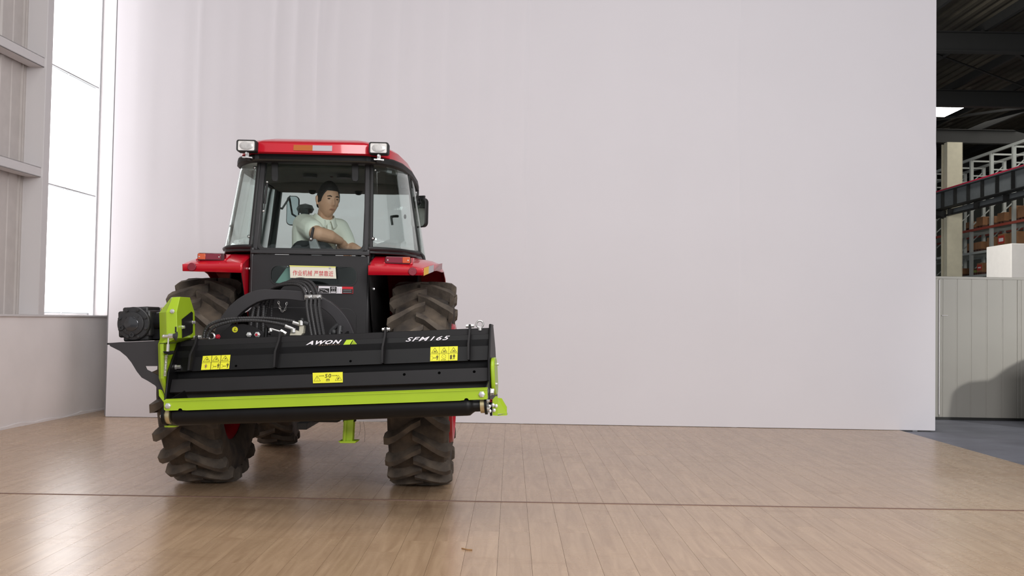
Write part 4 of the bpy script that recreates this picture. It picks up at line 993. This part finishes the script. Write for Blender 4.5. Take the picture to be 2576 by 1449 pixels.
bb = B(); hexbolt(bb, MP(483, 811, XP, XN), .009, .02, (1, 0, 0)); hexbolt(bb, MP(458, 823, XP, XN), .009, .016, (1, 0, 0)); hexbolt(bb, M(434, 783, .0), .010, .014, (0, -1, 0)); pieces('guard_bolt', bb, 'chrome', bg)
obj('slot', B().prism([M(440, 822, -.0015), M(444, 822, -.0015), M(444, 836, -.0015), M(440, 836, -.0015)], (0, .003, 0)), 'black_print', bg, smooth=0)
obj('guard_seam', B().beam(M(401, 864, -.001) , M(441, 862, -.001), .002, .003), 'mblk_lit', bg, smooth=0)
# tensioner and spring
tn = obj('tensioner', B().cyl(M(413, 846, -.03), M(436, 845, -.03), .009, 12).sphere(M(412, 846, -.03), .010, 10, 6).cyl(M(425, 845, -.03), M(436, 845, -.03), .014, 6), 'chrome', mw)
obj('threaded_rod', B().cyl(M(424, 848, -.03), M(423, 866, -.03), .0045, 8).cyl(M(423, 866, -.03), M(422, 884, -.03), .0085, 10), 'chrome', tn)
obj('cone_washer', B().cyl(M(436, 845, -.03), M(444, 846, -.02), .010, 16, .026), 'cast', tn)
obj('spring_bracket', B().prism([M(409, 884, -.03), M(437, 882, -.03), M(436, 890, -.03), M(424, 893, -.03), M(414, 890, -.03)], (0, .03, 0)), 'mblk', tn, bevel=.002)
a, c = M(418.5, 893, -.02), M(415, 946, -.02); pts = []
for k in range(16 * 12 + 1):
    t = k / (16 * 12); an = 2 * math.pi * k / 12; pts.append(a + (c - a) * t + Vector((.0075 * math.cos(an), .0075 * math.sin(an), 0)))
obj('spring', B().tube(pts, .0017, 5), 'chrome', mw)

# gearbox
gc = M(334, 814, .10)
gbx = obj('gearbox', B().span((gc.x - .098, .125, gc.z - .075), (gc.x + .09, .33, gc.z + .072)), 'gear', mw, bevel=.012)
obj('gearbox_lugs', B().span((gc.x - .072, .13, gc.z - .098), (gc.x + .075, .3, gc.z + .092)), 'gear', gbx, bevel=.01)
fl = obj('gearbox_flange', B().lathe([(.13, .092), (.108, .092), (.104, .088), (.102, .066), (.092, .064), (.090, .058), (.090, 0)], (gc.x, 0, gc.z), 'Y', 40), 'gear', gbx)
obj('gearbox_cap', B().lathe([(.092, .040), (.086, .040), (.084, .037), (.084, 0)], (gc.x - .004, 0, gc.z - .001), 'Y', 36), 'gear_cap', gbx)
bb = B()
for k in range(8):
    t = R(22.5 + 45 * k); hexbolt(bb, (gc.x + .079 * math.cos(t), .104, gc.z + .079 * math.sin(t)), .0085, .012, (0, -1, 0))
for k in range(4):
    t = R(45 + 90 * k); bb.cyl((gc.x + .050 * math.cos(t), .092, gc.z + .050 * math.sin(t)), (gc.x + .050 * math.cos(t), .088, gc.z + .050 * math.sin(t)), .005, 10)
for t in (R(200), R(270)): bb.lathe([(.092, .013), (.082, .013), (.082, .007), (.088, .006), (.088, 0)], (gc.x + .062 * math.cos(t), 0, gc.z + .062 * math.sin(t)), 'Y', 16)
pieces('gearbox_bolt', bb, 'gear', gbx)
obj('shaft_housing', B().cyl((gc.x + .08, .22, gc.z), (-.92, .22, gc.z), .062, 24).span((gc.x + .08, .17, gc.z - .09), (-.925, .28, gc.z - .03)), 'mblk', gbx)
obj('breather', B().cyl((-.97, .2, gc.z + .06), (-.97, .2, gc.z + .085), .008, 10).cyl((-.95, .2, gc.z + .078), (-.93, .2, gc.z + .078), .009, 8), 'brass', gbx)
gus = [(272, 863), (300, 861), (340, 859.5), (400, 857), (400, 921), (365, 921), (369, 930), (385, 938), (400, 946), (421, 966), (421, 1005), (416, 1006), (405, 990), (390, 970), (371, 958), (356, 950), (344, 935), (330, 912), (318, 897), (301, 883), (277, 871)]
gq = obj('support_plate', B().prism([M(a, c, .085) for a, c in gus], (0, .010, 0)), 'marm', mw, smooth=0, bevel=.0015)
obj('support_shelf', B().span((-1.24, .09, .352), (-.93, .34, .362)), 'mblk_lit', gq, bevel=.002)

# headstock: curved hose arch, link plates, pins
out_ = catmull([M(a, c, .43) for a, c in ((533, 856), (548, 812), (575, 772), (610, 744), (650, 729), (700, 729), (750, 732), (795, 742), (840, 766), (872, 800), (890, 838), (894, 852))], .03)
inn_ = catmull([M(a, c, .43) for a, c in ((566, 858), (580, 818), (604, 789), (632, 768), (662, 755), (702, 752.5), (748, 755.5), (788, 765), (822, 784), (845, 809), (858, 840), (862, 852))], .03)
m_ = min(len(out_), len(inn_))
def resample(ps, n):
    L = [0]
    for i in range(1, len(ps)): L.append(L[-1] + (ps[i] - ps[i - 1]).length)
    res = []
    for k in range(n):
        t = L[-1] * k / (n - 1); i = max(1, next((j for j in range(1, len(L)) if L[j] >= t - 1e-9), len(L) - 1))
        f = (t - L[i - 1]) / max(1e-9, L[i] - L[i - 1]); res.append(ps[i - 1].lerp(ps[i], f))
    return res
o_, i_ = resample(out_, 40), resample(inn_, 40)
D_ = Vector((0, .055, 0)); b = B().grid([o_, i_, [p + D_ for p in i_], [p + D_ for p in o_], o_])
arch = obj('hose_arch', b, 'marm', mw, bevel=.003)
lp_ = [M(a, c, .30) for a, c in ((540, 858), (552, 842), (562, 832), (575, 822), (592, 816), (612, 815), (632, 819), (652, 829), (668, 841), (690, 846), (695, 858))]
lk = obj('link_plate', B().prism(lp_, (0, .014, 0)), 'mblk_lit', mw, smooth=0, bevel=.002)
q = M(591, 829, .298); obj('hand_sticker', B().cyl(q, q + Vector((0, .002, 0)), .0165, 24), 'yellow', lk)
obj('pictogram', B().beam(q + Vector((-.004, -.001, -.006)), q + Vector((.003, -.001, .009)), .001, .003).beam(q + Vector((-.006, -.001, -.007)), q + Vector((.009, -.001, -.007)), .001, .0035), 'yel_mark', lk, smooth=0)
for px_, py_, m, r in ((625, 842, 'chrome', .012), (646, 842, 'chrome', .0135), (547, 847, 'redcap', .011)):
    p = M(px_, py_, .285); hb_ = B(); hexbolt(hb_, p + Vector((0, .012, 0)), r, .018, (0, -1, 0)); pn = obj('pin_nut', hb_, m, lk)
    if px_ == 646: obj('red_cap', B().cyl(p + Vector((0, -.008, 0)), p, .0075, 14), 'redcap', lk)
p = M(531, 846, .27); obj('hose_ring', B().torus(p, .0185, .0035, 'Y', 24, 8).torus(p + Vector((0, .01, 0)), .0185, .0035, 'Y', 24, 8), 'chrome', lk)
obj('headstock_beam', B().span((-.75, .40, .20), (.12, .46, .34)), 'mblk', mw, bevel=.006)
for x_ in (-.68, -.45, -.15, .02): obj('hitch_cheek', B().prism([(x_, .36, .20), (x_, .36, .36), (x_, .46, .38), (x_, .52, .30), (x_, .52, .18)], (.012, 0, 0)), 'mblk', mw, bevel=.002)
obj('slide_tube', B().cyl((-.8, .46, .15), (.7, .46, .15), .028, 18), 'chrome', mw)

# hydraulic hoses
def hose(pts, r=.0095, name='hydraulic_hose'):
    c = catmull(pts, .0045); rr_ = [r * (1.0 + (.10 if (i % 3) == 0 else -.06)) for i in range(len(c))]
    return obj(name, B().tube(c, rr_, 8), 'hose', mw)
hx = ((778, 702, 770, 0), (790, 707, 784, 1), (800, 700, 796, 2), (808, 696, 806, 3))
for k, (st_x, top_y, cl_x, j) in enumerate(((655, 716, 771, 0), (663, 710, 781, 1), (672, 708, 792, 2), (682, 702, 802, 3))):
    hose([M(st_x - 18 + 6 * k, 800, .62), M(st_x + 5, 752, .60), M(st_x + 25 + 2 * k, 728 - 4 * k, .57), M(st_x + 62 + 3 * k, top_y, .50), M(cl_x - 16, 719 - 2 * k, .44), M(cl_x, 747, .40), M(cl_x + 1, 772, .37), M(cl_x + 6, 806, .33), M(cl_x + 14, 850, .30)])
for cx_ in (776, 797):
    p = M(cx_, 747.5, .395); w_, h_ = .0225, .0135
    vs_ = [p + Vector((a * w_, 0, c * h_)) for a, c in ((-1, -1), (1, -1), (1, 1), (-1, 1))] + [p + Vector((0, -.016, 0))] + [p + Vector((a * w_, .03, c * h_)) for a, c in ((-1, -1), (1, -1), (1, 1), (-1, 1))]
    obj('hose_clamp', B().add(vs_, [(0, 1, 4), (1, 2, 4), (2, 3, 4), (3, 0, 4), (0, 5, 6, 1), (1, 6, 7, 2), (2, 7, 8, 3), (3, 8, 5, 0), (5, 8, 7, 6)]), 'chrome', mw, smooth=0)
hose([M(513, 850, .26), M(516, 832, .26), M(530, 816, .26), M(560, 805, .27), M(598, 801, .28), M(650, 800, .30), M(700, 803, .31), M(742, 809, .32)])
hose([M(521, 850, .25), M(526, 836, .25), M(542, 821, .25), M(572, 811, .26), M(605, 806.5, .27), M(650, 807, .29), M(690, 812, .30), M(722, 819, .31)])
obj('cable_tie', B().tube([M(599, 797, .265), M(597, 803, .262), M(596, 812, .27), M(597, 818, .29)], .004, 6), 'rubber', mw)
for k in range(3):
    hose([M(640 + 12 * k, 772 - 2 * k, .60), M(634 + 14 * k, 800, .58), M(628 + 17 * k, 845, .55)], .011, 'supply_hose')
# valve block with fittings
vb = obj('valve_block', B().prism([M(a, c, .30) for a, c in ((728, 844), (733, 829), (762, 836), (757, 844))], (0, .05, 0)), 'valve', mw, bevel=.003, label='cream hydraulic valve block with plated fittings')
obj('valve_body', B().prism([M(a, c, .30) for a, c in ((751, 838), (753, 812), (765, 812), (762, 840))], (0, .045, 0)), 'valve', vb, bevel=.004)
def fit(a, c, r, y=.29, n=12, m='chrome'): obj('fitting', B().cyl(M(a[0], a[1], y), M(c[0], c[1], y), r, n), m, vb)
fit((718, 820), (738, 828), .010); fit((737, 811), (754, 816), .010); fit((738, 826), (738, 836), .014, n=6); fit((757, 806), (757, 818), .014, n=6)
fit((680, 826), (682, 834), .010); fit((684, 828), (708, 835), .0055); fit((706, 832), (720, 840), .012, n=6); fit((680, 832), (676, 836), .005); fit((760, 800), (760, 808), .010, m='cast'); fit((765, 812), (776, 816), .013, m='cast')
obj('jack_post', B().cyl(M(668, 858, .30), M(670, 824, .30), .011, 10).cyl(M(670, 824, .30), M(672, 822, .30), .013, 10), 'mblk', mw)
obj('lock_lever', B().prism([M(703, 838, .26), M(709, 838, .26), M(705, 852, .24), M(699, 860, .22), M(694, 860, .22)], (0, .012, 0)), 'mblk_lit', mw, bevel=.002)
obj('pivot_casting', B().tube(catmull([M(832, 852, .36), M(830, 838, .36), M(840, 826, .36), M(852, 816, .36)], .015), .014, 10).sphere(M(840, 836, .36), .02, 12, 8), 'cast', mw)
obj('pivot_bolt', B().cyl(M(853, 848, .33), M(856, 820, .34), .016, 10).cyl(M(862, 834, .32), M(858, 834, .32), .006, 8), 'cast', mw)

# ---- markings
def frame_mtx(p, u, v):
    u = u.normalized(); n = u.cross(v).normalized(); v = n.cross(u)
    m = Matrix((u, v, n)).transposed().to_4x4(); m.translation = p; return m
def lettering(txt, quad, p0, n, m, par, shear=0, bold=0, off=.006, name='lettering'):
    # quad: bottom-left, bottom-right, top-left in photo pixels on the given plane
    bl, br, tl = [MP(a, c, p0, n) for a, c in quad]
    me = text_mesh(txt, 1.0, shear, bold, 1., 1.2)
    xs = [v.co.x for v in me.vertices]; ys = [v.co.y for v in me.vertices]
    x0, x1, y0, y1 = min(xs), max(xs), min(ys), max(ys); w, h = (br - bl).length, (tl - bl).length
    for v in me.vertices: v.co.x = (v.co.x - x0) / (x1 - x0) * w; v.co.y = (v.co.y - y0) / (y1 - y0) * h
    o = obj(name, me, m, par); o.matrix_local = frame_mtx(bl + n * off, br - bl, tl - bl); return o
lettering('AWON', ((770, 869.5), (859.5, 866), (770.5, 859.5)), P0, PN, 'white_print', mw, .42, .04)
lettering('SFM165', ((1020.5, 861), (1132, 856.5), (1021, 850.5)), P0, PN, 'white_print', mw, .42, .014)
lettering('m a c h i n e r y', ((802, 871.8), (856, 869.2), (802, 868.6)), P0, PN, 'pink_mark', mw, .3, .006)
lgm = B()
def onp(pts, off=.006): return [MP(a, c, P0, PN) + PN * off for a, c in pts]
def flat(b, pts): return b.add(pts, [tuple(range(len(pts)))])
flat(lgm, onp(((863.3, 870), (872, 856.5), (890, 855.5), (886.5, 859), (880, 869.4))))
for k in range(5):
    x0 = 884 + k * 3.7; tx = 890.3 + k * 1.9; ty = 856.5 + k * 2.5
    flat(lgm, onp(((x0 - .4, 869 - k * .12), (tx - .3, ty), (tx + 1.4, ty + 1.6), (x0 + 1.6, 868.9 - k * .12))))
obj('logo_mark', lgm, 'logo_green', mw, smooth=0)

class Sticker:
    def __init__(s, corners, p0, n, name, cols, rows, label):
        s.n = n; s.q = [MP(a, c, p0, n) + n * .0045 for a, c in corners]    # TL TR BR BL
        s.o = obj(name, B().prism(s.q, n * .0008), 'yellow', mw, smooth=0, label=label); s.b = B(); s.p = B()
    def pt(s, u, v, off=.0012):
        tl, tr_, br, bl = s.q; return (tl * (1 - u) + tr_ * u) * (1 - v) + (bl * (1 - u) + br * u) * v + s.n * off
    def poly(s, uv, b=None): flat(b or s.b, [s.pt(*p) for p in uv])
    def line(s, a, c, w=.02, asp=1.):
        du, dv = (c[0] - a[0]) * asp, c[1] - a[1]; L = math.hypot(du, dv) or 1; nu, nv = -dv / L * w / asp / 2, du / L * w / 2
        s.poly([(a[0] + nu, a[1] + nv), (c[0] + nu, c[1] + nv), (c[0] - nu, c[1] - nv), (a[0] - nu, a[1] - nv)])
    def tri(s, u, v, w, h, t, asp):
        a, b_, c = (u, v), (u - w / 2, v + h), (u + w / 2, v + h)
        for p, q in ((a, b_), (b_, c), (c, a)): s.line(p, q, t, asp)
    def man(s, u, v, h, asp, b=None):
        k = 1 / asp; b = b or s.b
        s.poly([(u + .09 * h * k * math.cos(R(60 * i)), v + .09 * h + .09 * h * math.sin(R(60 * i))) for i in range(6)])
        s.poly([(u - .22 * h * k, v + .22 * h), (u + .22 * h * k, v + .22 * h), (u + .2 * h * k, v + .55 * h), (u + .12 * h * k, v + .55 * h), (u + .1 * h * k, v + h), (u + .02 * h * k, v + h), (u, v + .62 * h), (u - .02 * h * k, v + h), (u - .1 * h * k, v + h), (u - .12 * h * k, v + .55 * h), (u - .2 * h * k, v + .55 * h)], b)
    def arrow2(s, u0, u1, v, asp):
        s.line((u0, v), (u1, v), .02, asp); d = .05 / asp
        s.poly([(u0 - d, v), (u0 + d * .6, v - .05), (u0 + d * .6, v + .05)]); s.poly([(u1 + d, v), (u1 - d * .6, v + .05), (u1 - d * .6, v - .05)])
    def done(s):
        if s.b.f: obj('pictogram', s.b, 'yel_mark', s.o, smooth=0)
        if s.p.f: obj('pictogram', s.p, 'pink_mark', s.o, smooth=0)
ASP = 2.0
k1 = Sticker(((511.2, 897), (580.5, 893.2), (577, 929), (506.5, 932)), P0, PN, 'warning_sticker', 3, 2, 'yellow warning sticker of three paired pictograms')
for c0 in (1 / 3, 2 / 3): k1.line((c0, 0), (c0, 1), .045, ASP)
k1.line((0, .5), (1, .5), .02, ASP)
for i, u in enumerate((.155, .49, .82)):
    k1.tri(u, .07, .24, .35, .03, ASP)
    k1.poly([(u - .04, .36), (u + .01, .2), (u + .035, .24), (u + .05, .36), (u + .01, .30)])
k1.man(.155, .58, .32, ASP, k1.p)
for k in range(8): k1.line((.155, .76), (.155 + .07 * math.cos(k * .785), .76 + .14 * math.sin(k * .785)), .015, ASP)
for u in (.36, .695):
    for a, c in (((u, .68), (u + .06, .68)), ((u + .06, .68), (u + .06, .9)), ((u, .9), (u + .06, .9))): k1.line(a, c, .012, ASP)
    k1.arrow2(u + .09, u + .16, .8, ASP); k1.man(u + .24, .57, .36, ASP)
k1.done()
k2 = Sticker(((1083.5, 874), (1152, 872.2), (1151, 908), (1082.5, 910)), P0, PN, 'warning_sticker', 3, 2, 'yellow warning sticker of six pictograms with a STOP mark')
for c0 in (.325, .67): k2.line((c0, 0), (c0, 1), .022, ASP)
k2.line((0, .5), (1, .5), .022, ASP)
for i, u in enumerate((.16, .5, .845)):
    k2.tri(u, .08, .23, .34, .03, ASP)
    k2.poly([(u - .045, .36), (u, .24), (u + .02, .34), (u + .06, .22), (u + .05, .38)])
for a, c in (((.01, .64), (.085, .64)), ((.085, .64), (.085, .92)), ((.01, .92), (.085, .92))): k2.line(a, c, .012, ASP)
k2.arrow2(.12, .185, .78, ASP); k2.man(.255, .57, .36, ASP)
for k in range(12):
    a0, a1 = k * math.pi / 6, (k + .7) * math.pi / 6
    k2.line((.5 + .075 * math.cos(a0), .7 + .145 * math.sin(a0)), (.5 + .075 * math.cos(a1), .7 + .145 * math.sin(a1)), .035 if k % 2 else .02, ASP)
k2.poly([(.5 + .012 * math.cos(k), .7 + .024 * math.sin(k)) for k in range(6)])
k2.poly([(.72, .62), (.80, .6), (.80, .86), (.72, .9)]); k2.line((.72, .9), (.9, .88), .025, ASP); k2.man(.87, .54, .34, ASP)
for k in range(8): k2.line((.87, .7), (.87 + .06 * math.cos(k * .785), .7 + .12 * math.sin(k * .785)), .015, ASP)
k2.done()
lettering('STOP', ((1110.5, 908.3), (1122, 907.9), (1110.6, 905.3)), P0, PN, 'yel_mark', k2.o, 0, .02, off=.0065)
k3 = Sticker(((787, 939), (862.5, 936.8), (863, 963), (788, 965.2)), RP0, RN, 'warning_sticker', 1, 1, 'yellow distance sticker reading 50 m between two warning triangles')
A3 = 2.8
k3.tri(.145, .30, .22, .50, .03, A3); k3.tri(.855, .30, .22, .50, .03, A3)
k3.poly([(.138, .42), (.152, .42), (.148, .66), (.142, .66)]); k3.poly([(.139, .70), (.151, .70), (.151, .75), (.139, .75)])
k3.line((.20, .33), (.36, .32), .05, A3); k3.line((.64, .33), (.80, .33), .05, A3)
k3.poly([(.79, .27), (.83, .33), (.79, .39)]); k3.poly([(.35, .26), (.385, .32), (.35, .38)])
k3.poly([(.83, .55), (.87, .5), (.89, .7), (.86, .62), (.845, .75), (.82, .75)])
k3.done()
lettering('50', ((818, 951.5), (833.5, 951), (818, 942)), RP0, RN, 'yel_mark', k3.o, 0, .022, off=.0065)
lettering('m', ((821, 960.5), (829.5, 960.2), (821, 954)), RP0, RN, 'yel_mark', k3.o, 0, .022, off=.0065)
for a, c in (((914, 1060), (917, 1112)), ((905, 1060), (903, 1095))):
    p, q = M(a[0], a[1], .2), M(c[0], c[1], .2)
    obj('loose_string', B().tube(catmull([p, p.lerp(q, .5) + Vector((.006, 0, 0)), q], .03), .0008, 5), 'hose', mw)

# ================================================================== DRIVER (tractor frame, seated, twisted round to look back)
PB_ = Vector((-.05, .15, 1.18))
pr = thing('person', 'driver in a cream short-sleeved polo shirt looking back from the cab seat', 'person', TR @ Matrix.Translation(PB_))
def body(name, b, m, vox, smooth_it, parent, sub=True):
    b.v = [p - PB_ for p in b.v]
    o = obj(name, b, m, parent, smooth=180)
    r = o.modifiers.new('remesh', 'REMESH'); r.mode = 'VOXEL'; r.voxel_size = vox; r.use_smooth_shade = True
    s = o.modifiers.new('smooth', 'SMOOTH'); s.factor = .5; s.iterations = smooth_it
    return o
def limb(b, pts, radii, n=14):
    c = []; rr_ = []
    pts = [Vector(p) for p in pts]
    for i in range(len(pts) - 1):
        for k in range(4): c.append(pts[i].lerp(pts[i + 1], k / 4)); rr_.append(radii[i] + (radii[i + 1] - radii[i]) * k / 4)
    c.append(pts[-1]); rr_.append(radii[-1]); b.tube(c, rr_, n)
    for p, r in zip(pts, radii): b.sphere(p, r, n, 10)
HC = Vector((.026, .045, 1.846))
HS = .93            # head centre
HM = Matrix.Rotation(R(33), 3, 'Z') @ Matrix.Rotation(R(4), 3, 'X') @ Matrix.Rotation(R(2), 3, 'Y')   # local -y is the face
def hp(x_, y_, z_): return HC + HM @ (Vector((x_, y_, z_)) * HS)
# head: shaped grid, nose, brow, sockets, jaw, mouth
def head_grid(n=56, m=44):
    rows = []
    for i in range(m + 1):
        t = math.pi * i / m; row = []
        for k in range(n):
            a = 2 * math.pi * k / n
            d = Vector((math.sin(t) * math.sin(a), -math.sin(t) * math.cos(a), math.cos(t)))
            x_, y_, z_ = d.x * .074, d.y * .094, d.z * .124
            if z_ < 0:                                    # jaw narrows below the cheekbones
                f = 1 - .26 * (z_ / -.124) ** 1.4; x_ *= f
                if y_ > 0: y_ *= 1 - .35 * (z_ / -.124)
                else: y_ *= 1 - .03 * (z_ / -.124)
            if y_ > 0 and z_ > 0: y_ *= 1.06
            if y_ < 0:
                fr = max(0, -d.y) ** 2
                def g(cx, cz, sx_, sz_): return math.exp(-((x_ - cx) / sx_) ** 2 - ((z_ - cz) / sz_) ** 2)
                y_ -= fr * (.020 * g(0, -.030, .011, .016) + .012 * g(0, -.008, .008, .024) + .006 * g(0, -.036, .018, .007)       # nose
                            + .005 * g(.028, .022, .022, .008) + .005 * g(-.028, .022, .022, .008)                                   # brows
                            - .007 * g(.029, .006, .016, .010) - .007 * g(-.029, .006, .016, .010)                                   # sockets
                            + .006 * g(.045, -.022, .018, .018) + .006 * g(-.045, -.022, .018, .018)                                 # cheekbones
                            + .006 * g(0, -.063, .022, .010) - .004 * g(0, -.066, .024, .003) + .008 * g(0, -.103, .022, .014))     # lips, chin
            row.append(hp(x_, y_, z_))
        rows.append(row)
    return rows
bd_ = B().grid(head_grid(), True)
for s_ in (-1, 1):
    bd_.sphere(hp(s_ * .077, .012, -.012), .012, 10, 8); bd_.sphere(hp(s_ * .080, .016, .006), (.010, .015, .020), 12, 8); bd_.sphere(hp(s_ * .078, .008, -.03), (.008, .009, .010), 10, 8)
limb(bd_, [hp(0, .025, -.07), (.0, .085, 1.735), (-.02, .11, 1.66)], [.050, .052, .075])
# torso
limb(bd_, [(-.03, .12, 1.63), (-.06, .14, 1.48), (-.06, .15, 1.30), (-.06, .16, 1.20)], [.10, .115, .115, .125])
limb(bd_, [(-.135, .08, 1.68), (.085, .14, 1.665)], [.065, .06])
# image-left arm, raised and bent towards the rear window
limb(bd_, [(-.135, .07, 1.68), (-.075, -.02, 1.645), (-.005, -.115, 1.608)], [.058, .052, .048])
limb(bd_, [(-.005, -.115, 1.608), (.06, -.07, 1.596), (.115, .0, 1.575)], [.049, .044, .028])
# image-right arm resting on the side console
limb(bd_, [(.09, .14, 1.665), (.13, .12, 1.60), (.155, .09, 1.545)], [.052, .046, .040])
limb(bd_, [(.155, .09, 1.545), (.20, .06, 1.532), (.245, .04, 1.515)], [.040, .034, .024])
def hand(wr, d, up, side, curl):
    d = Vector(d).normalized(); up = Vector(up); s = d.cross(up).normalized(); up = s.cross(d)
    wr = Vector(wr); limb(bd_, [wr, wr + d * .04, wr + d * .075], [.024, .030, .028], 10)
    for k in range(4):
        o = (k - 1.5) * .017; L = (.062, .072, .068, .052)[k]; base = wr + d * .082 + s * o
        p1 = base + d * L * .45 - up * curl * .012; p2 = p1 + d * L * .3 - up * curl * .028; p3 = p2 + d * L * .1 - up * curl * .028
        limb(bd_, [base, p1, p2, p3], [.0095, .009, .0085, .0075], 8)
    b0 = wr + d * .03 + s * side * .026
    limb(bd_, [b0, b0 + d * .03 + s * side * .018 - up * .008, b0 + d * .058 + s * side * .016 - up * .02], [.012, .0105, .009], 8)
hand((.115, .0, 1.575), (.35, .75, -.45), (0, .3, 1), -1, 1.0)
hand((.245, .04, 1.515), (.95, -.1, -.15), (0, 0, 1), 1, .7)
# legs, seated
for s_, kx in ((-1, -.20), (1, .06)):
    limb(bd_, [(-.06 + s_ * .08, .18, 1.20), (kx, .56, 1.24), (kx, .64, .98)], [.085, .064, .048])
    limb(bd_, [(kx, .64, .985), (kx, .74, .975)], [.042, .035])
bo = body('body', bd_, 'skin', .0045, 3, pr)
# clothes
sh = B()
limb(sh, [(-.03, .12, 1.65), (-.065, .14, 1.48), (-.06, .15, 1.30), (-.06, .16, 1.20)], [.108, .132, .135, .14])
limb(sh, [(-.135, .08, 1.682), (.085, .14, 1.668)], [.075, .068])
limb(sh, [(-.012, .10, 1.695), (-.03, .11, 1.62)], [.072, .10])
limb(sh, [(-.135, .07, 1.682), (-.09, .0, 1.66), (-.052, -.05, 1.638)], [.074, .072, .070])
limb(sh, [(.09, .14, 1.668), (.128, .12, 1.61), (.15, .098, 1.565)], [.066, .060, .056])
limb(sh, [(-.135, .06, 1.65), (-.13, .08, 1.48)], [.075, .08])
body('polo_shirt', sh, 'shirt', .006, 4, pr)
def part5(name, b, m, **k):
    b.v = [p - PB_ for p in b.v]; return obj(name, b, m, pr, **k)
co = B()
nb_ = Vector((-.002, .083, 1.735))
def col_pt(a, r, z): return nb_ + HM @ Vector((r * math.sin(R(a)), -r * math.cos(R(a)), 0)) + Vector((0, 0, z))
ring0 = [col_pt(a, .060, .012 - .045 * max(0, math.cos(R(a))) ** 2) for a in range(18, 343, 12)]
ring1 = [col_pt(a, .065, .018 - .045 * max(0, math.cos(R(a))) ** 2) for a in range(18, 343, 12)]
ring2 = [col_pt(a, .090, -.028 - .05 * max(0, math.cos(R(a))) ** 2) for a in range(18, 343, 12)]
part5('collar', co.grid([ring0, ring1, ring2]), 'shirt', solid=.004)
part5('placket', B().beam(nb_ + HM @ Vector((0, -.085, -.045)), nb_ + HM @ Vector((.0, -.105, -.15)), .026, .010, HM @ Vector((0, -1, 0))), 'shirt', bevel=.003)
tro = B()
for s_, kx in ((-1, -.20), (1, .06)):
    limb(tro, [(-.06 + s_ * .08, .18, 1.20), (kx, .56, 1.24), (kx, .64, 1.02)], [.095, .074, .058])
body('trousers', tro, 'trousers', .008, 3, pr)
# hair: a cap that follows the skull, short at the sides
hr = []
n = 48
for i in range(20):
    row = []
    for k in range(n):
        a = 2 * math.pi * k / n; front = max(0, math.cos(a))
        tmax = R(104) - R(44) * min(1, (front * 1.25)) ** 1.2
        if .15 < math.cos(a) < .55: tmax += R(12) * (1 - abs(math.cos(a) - .35) / .2)
        if math.cos(a) < -.2: tmax = R(104) + R(14) * min(1, (-.2 - math.cos(a)) / .3)
        t = tmax * i / 19
        e = 1.045 if i < 19 else .99
        d = Vector((math.sin(t) * math.sin(a), -math.sin(t) * math.cos(a), math.cos(t)))
        x_, y_, z_ = d.x * .074, d.y * .094, d.z * .124
        if y_ > 0: y_ *= 1.06
        thick = 1.0 + .055 * max(0, math.cos(t)) + .01
        row.append(hp(x_ * e * (thick if math.cos(t) > 0 else 1.01), y_ * e, z_ * e * thick))
    hr.append(row)
part5('hair', B().grid(hr, True), 'hair', smooth=180)
for s_ in (-1, 1):
    part5('eyebrow', B().tube([hp(s_ * .014, -.0945, .0215), hp(s_ * .028, -.0925, .0265), hp(s_ * .044, -.082, .0225)], [.0028, .0034, .0018], 8), 'hair')
    part5('eye', B().sphere(hp(s_ * .029, -.0795, .0055), (.0105, .0065, .0042), 12, 8), 'eye')
    part5('eyelid', B().tube([hp(s_ * .017, -.0865, .0075), hp(s_ * .029, -.0872, .0115), hp(s_ * .041, -.0790, .0080)], [.0018, .0024, .0016], 8), 'skin')
part5('lips', B().tube([hp(-.021, -.0885, -.0675), hp(-.008, -.0965, -.0645), hp(0, -.0968, -.0655), hp(.008, -.0965, -.0645), hp(.021, -.0885, -.0675)], [.0015, .0027, .0027, .0027, .0015], 8), 'lip')

# dry straw scrap lying on the boards
d_ = cam_ray(1172, 1384); g_ = Vector((0, 0, CAM_H)) + d_ * (-CAM_H / d_.z)
sc0 = obj('straw_scrap', B().tube(catmull([(-.02, .02, .0035), (-.006, .006, .004), (.008, -.004, .0035), (.03, -.006, .0032)], .006), .0032, 6), 'straw')
sc0.location = (g_.x, g_.y, 0); tag(sc0, 'short curled straw scrap lying on the wooden floor', 'straw')
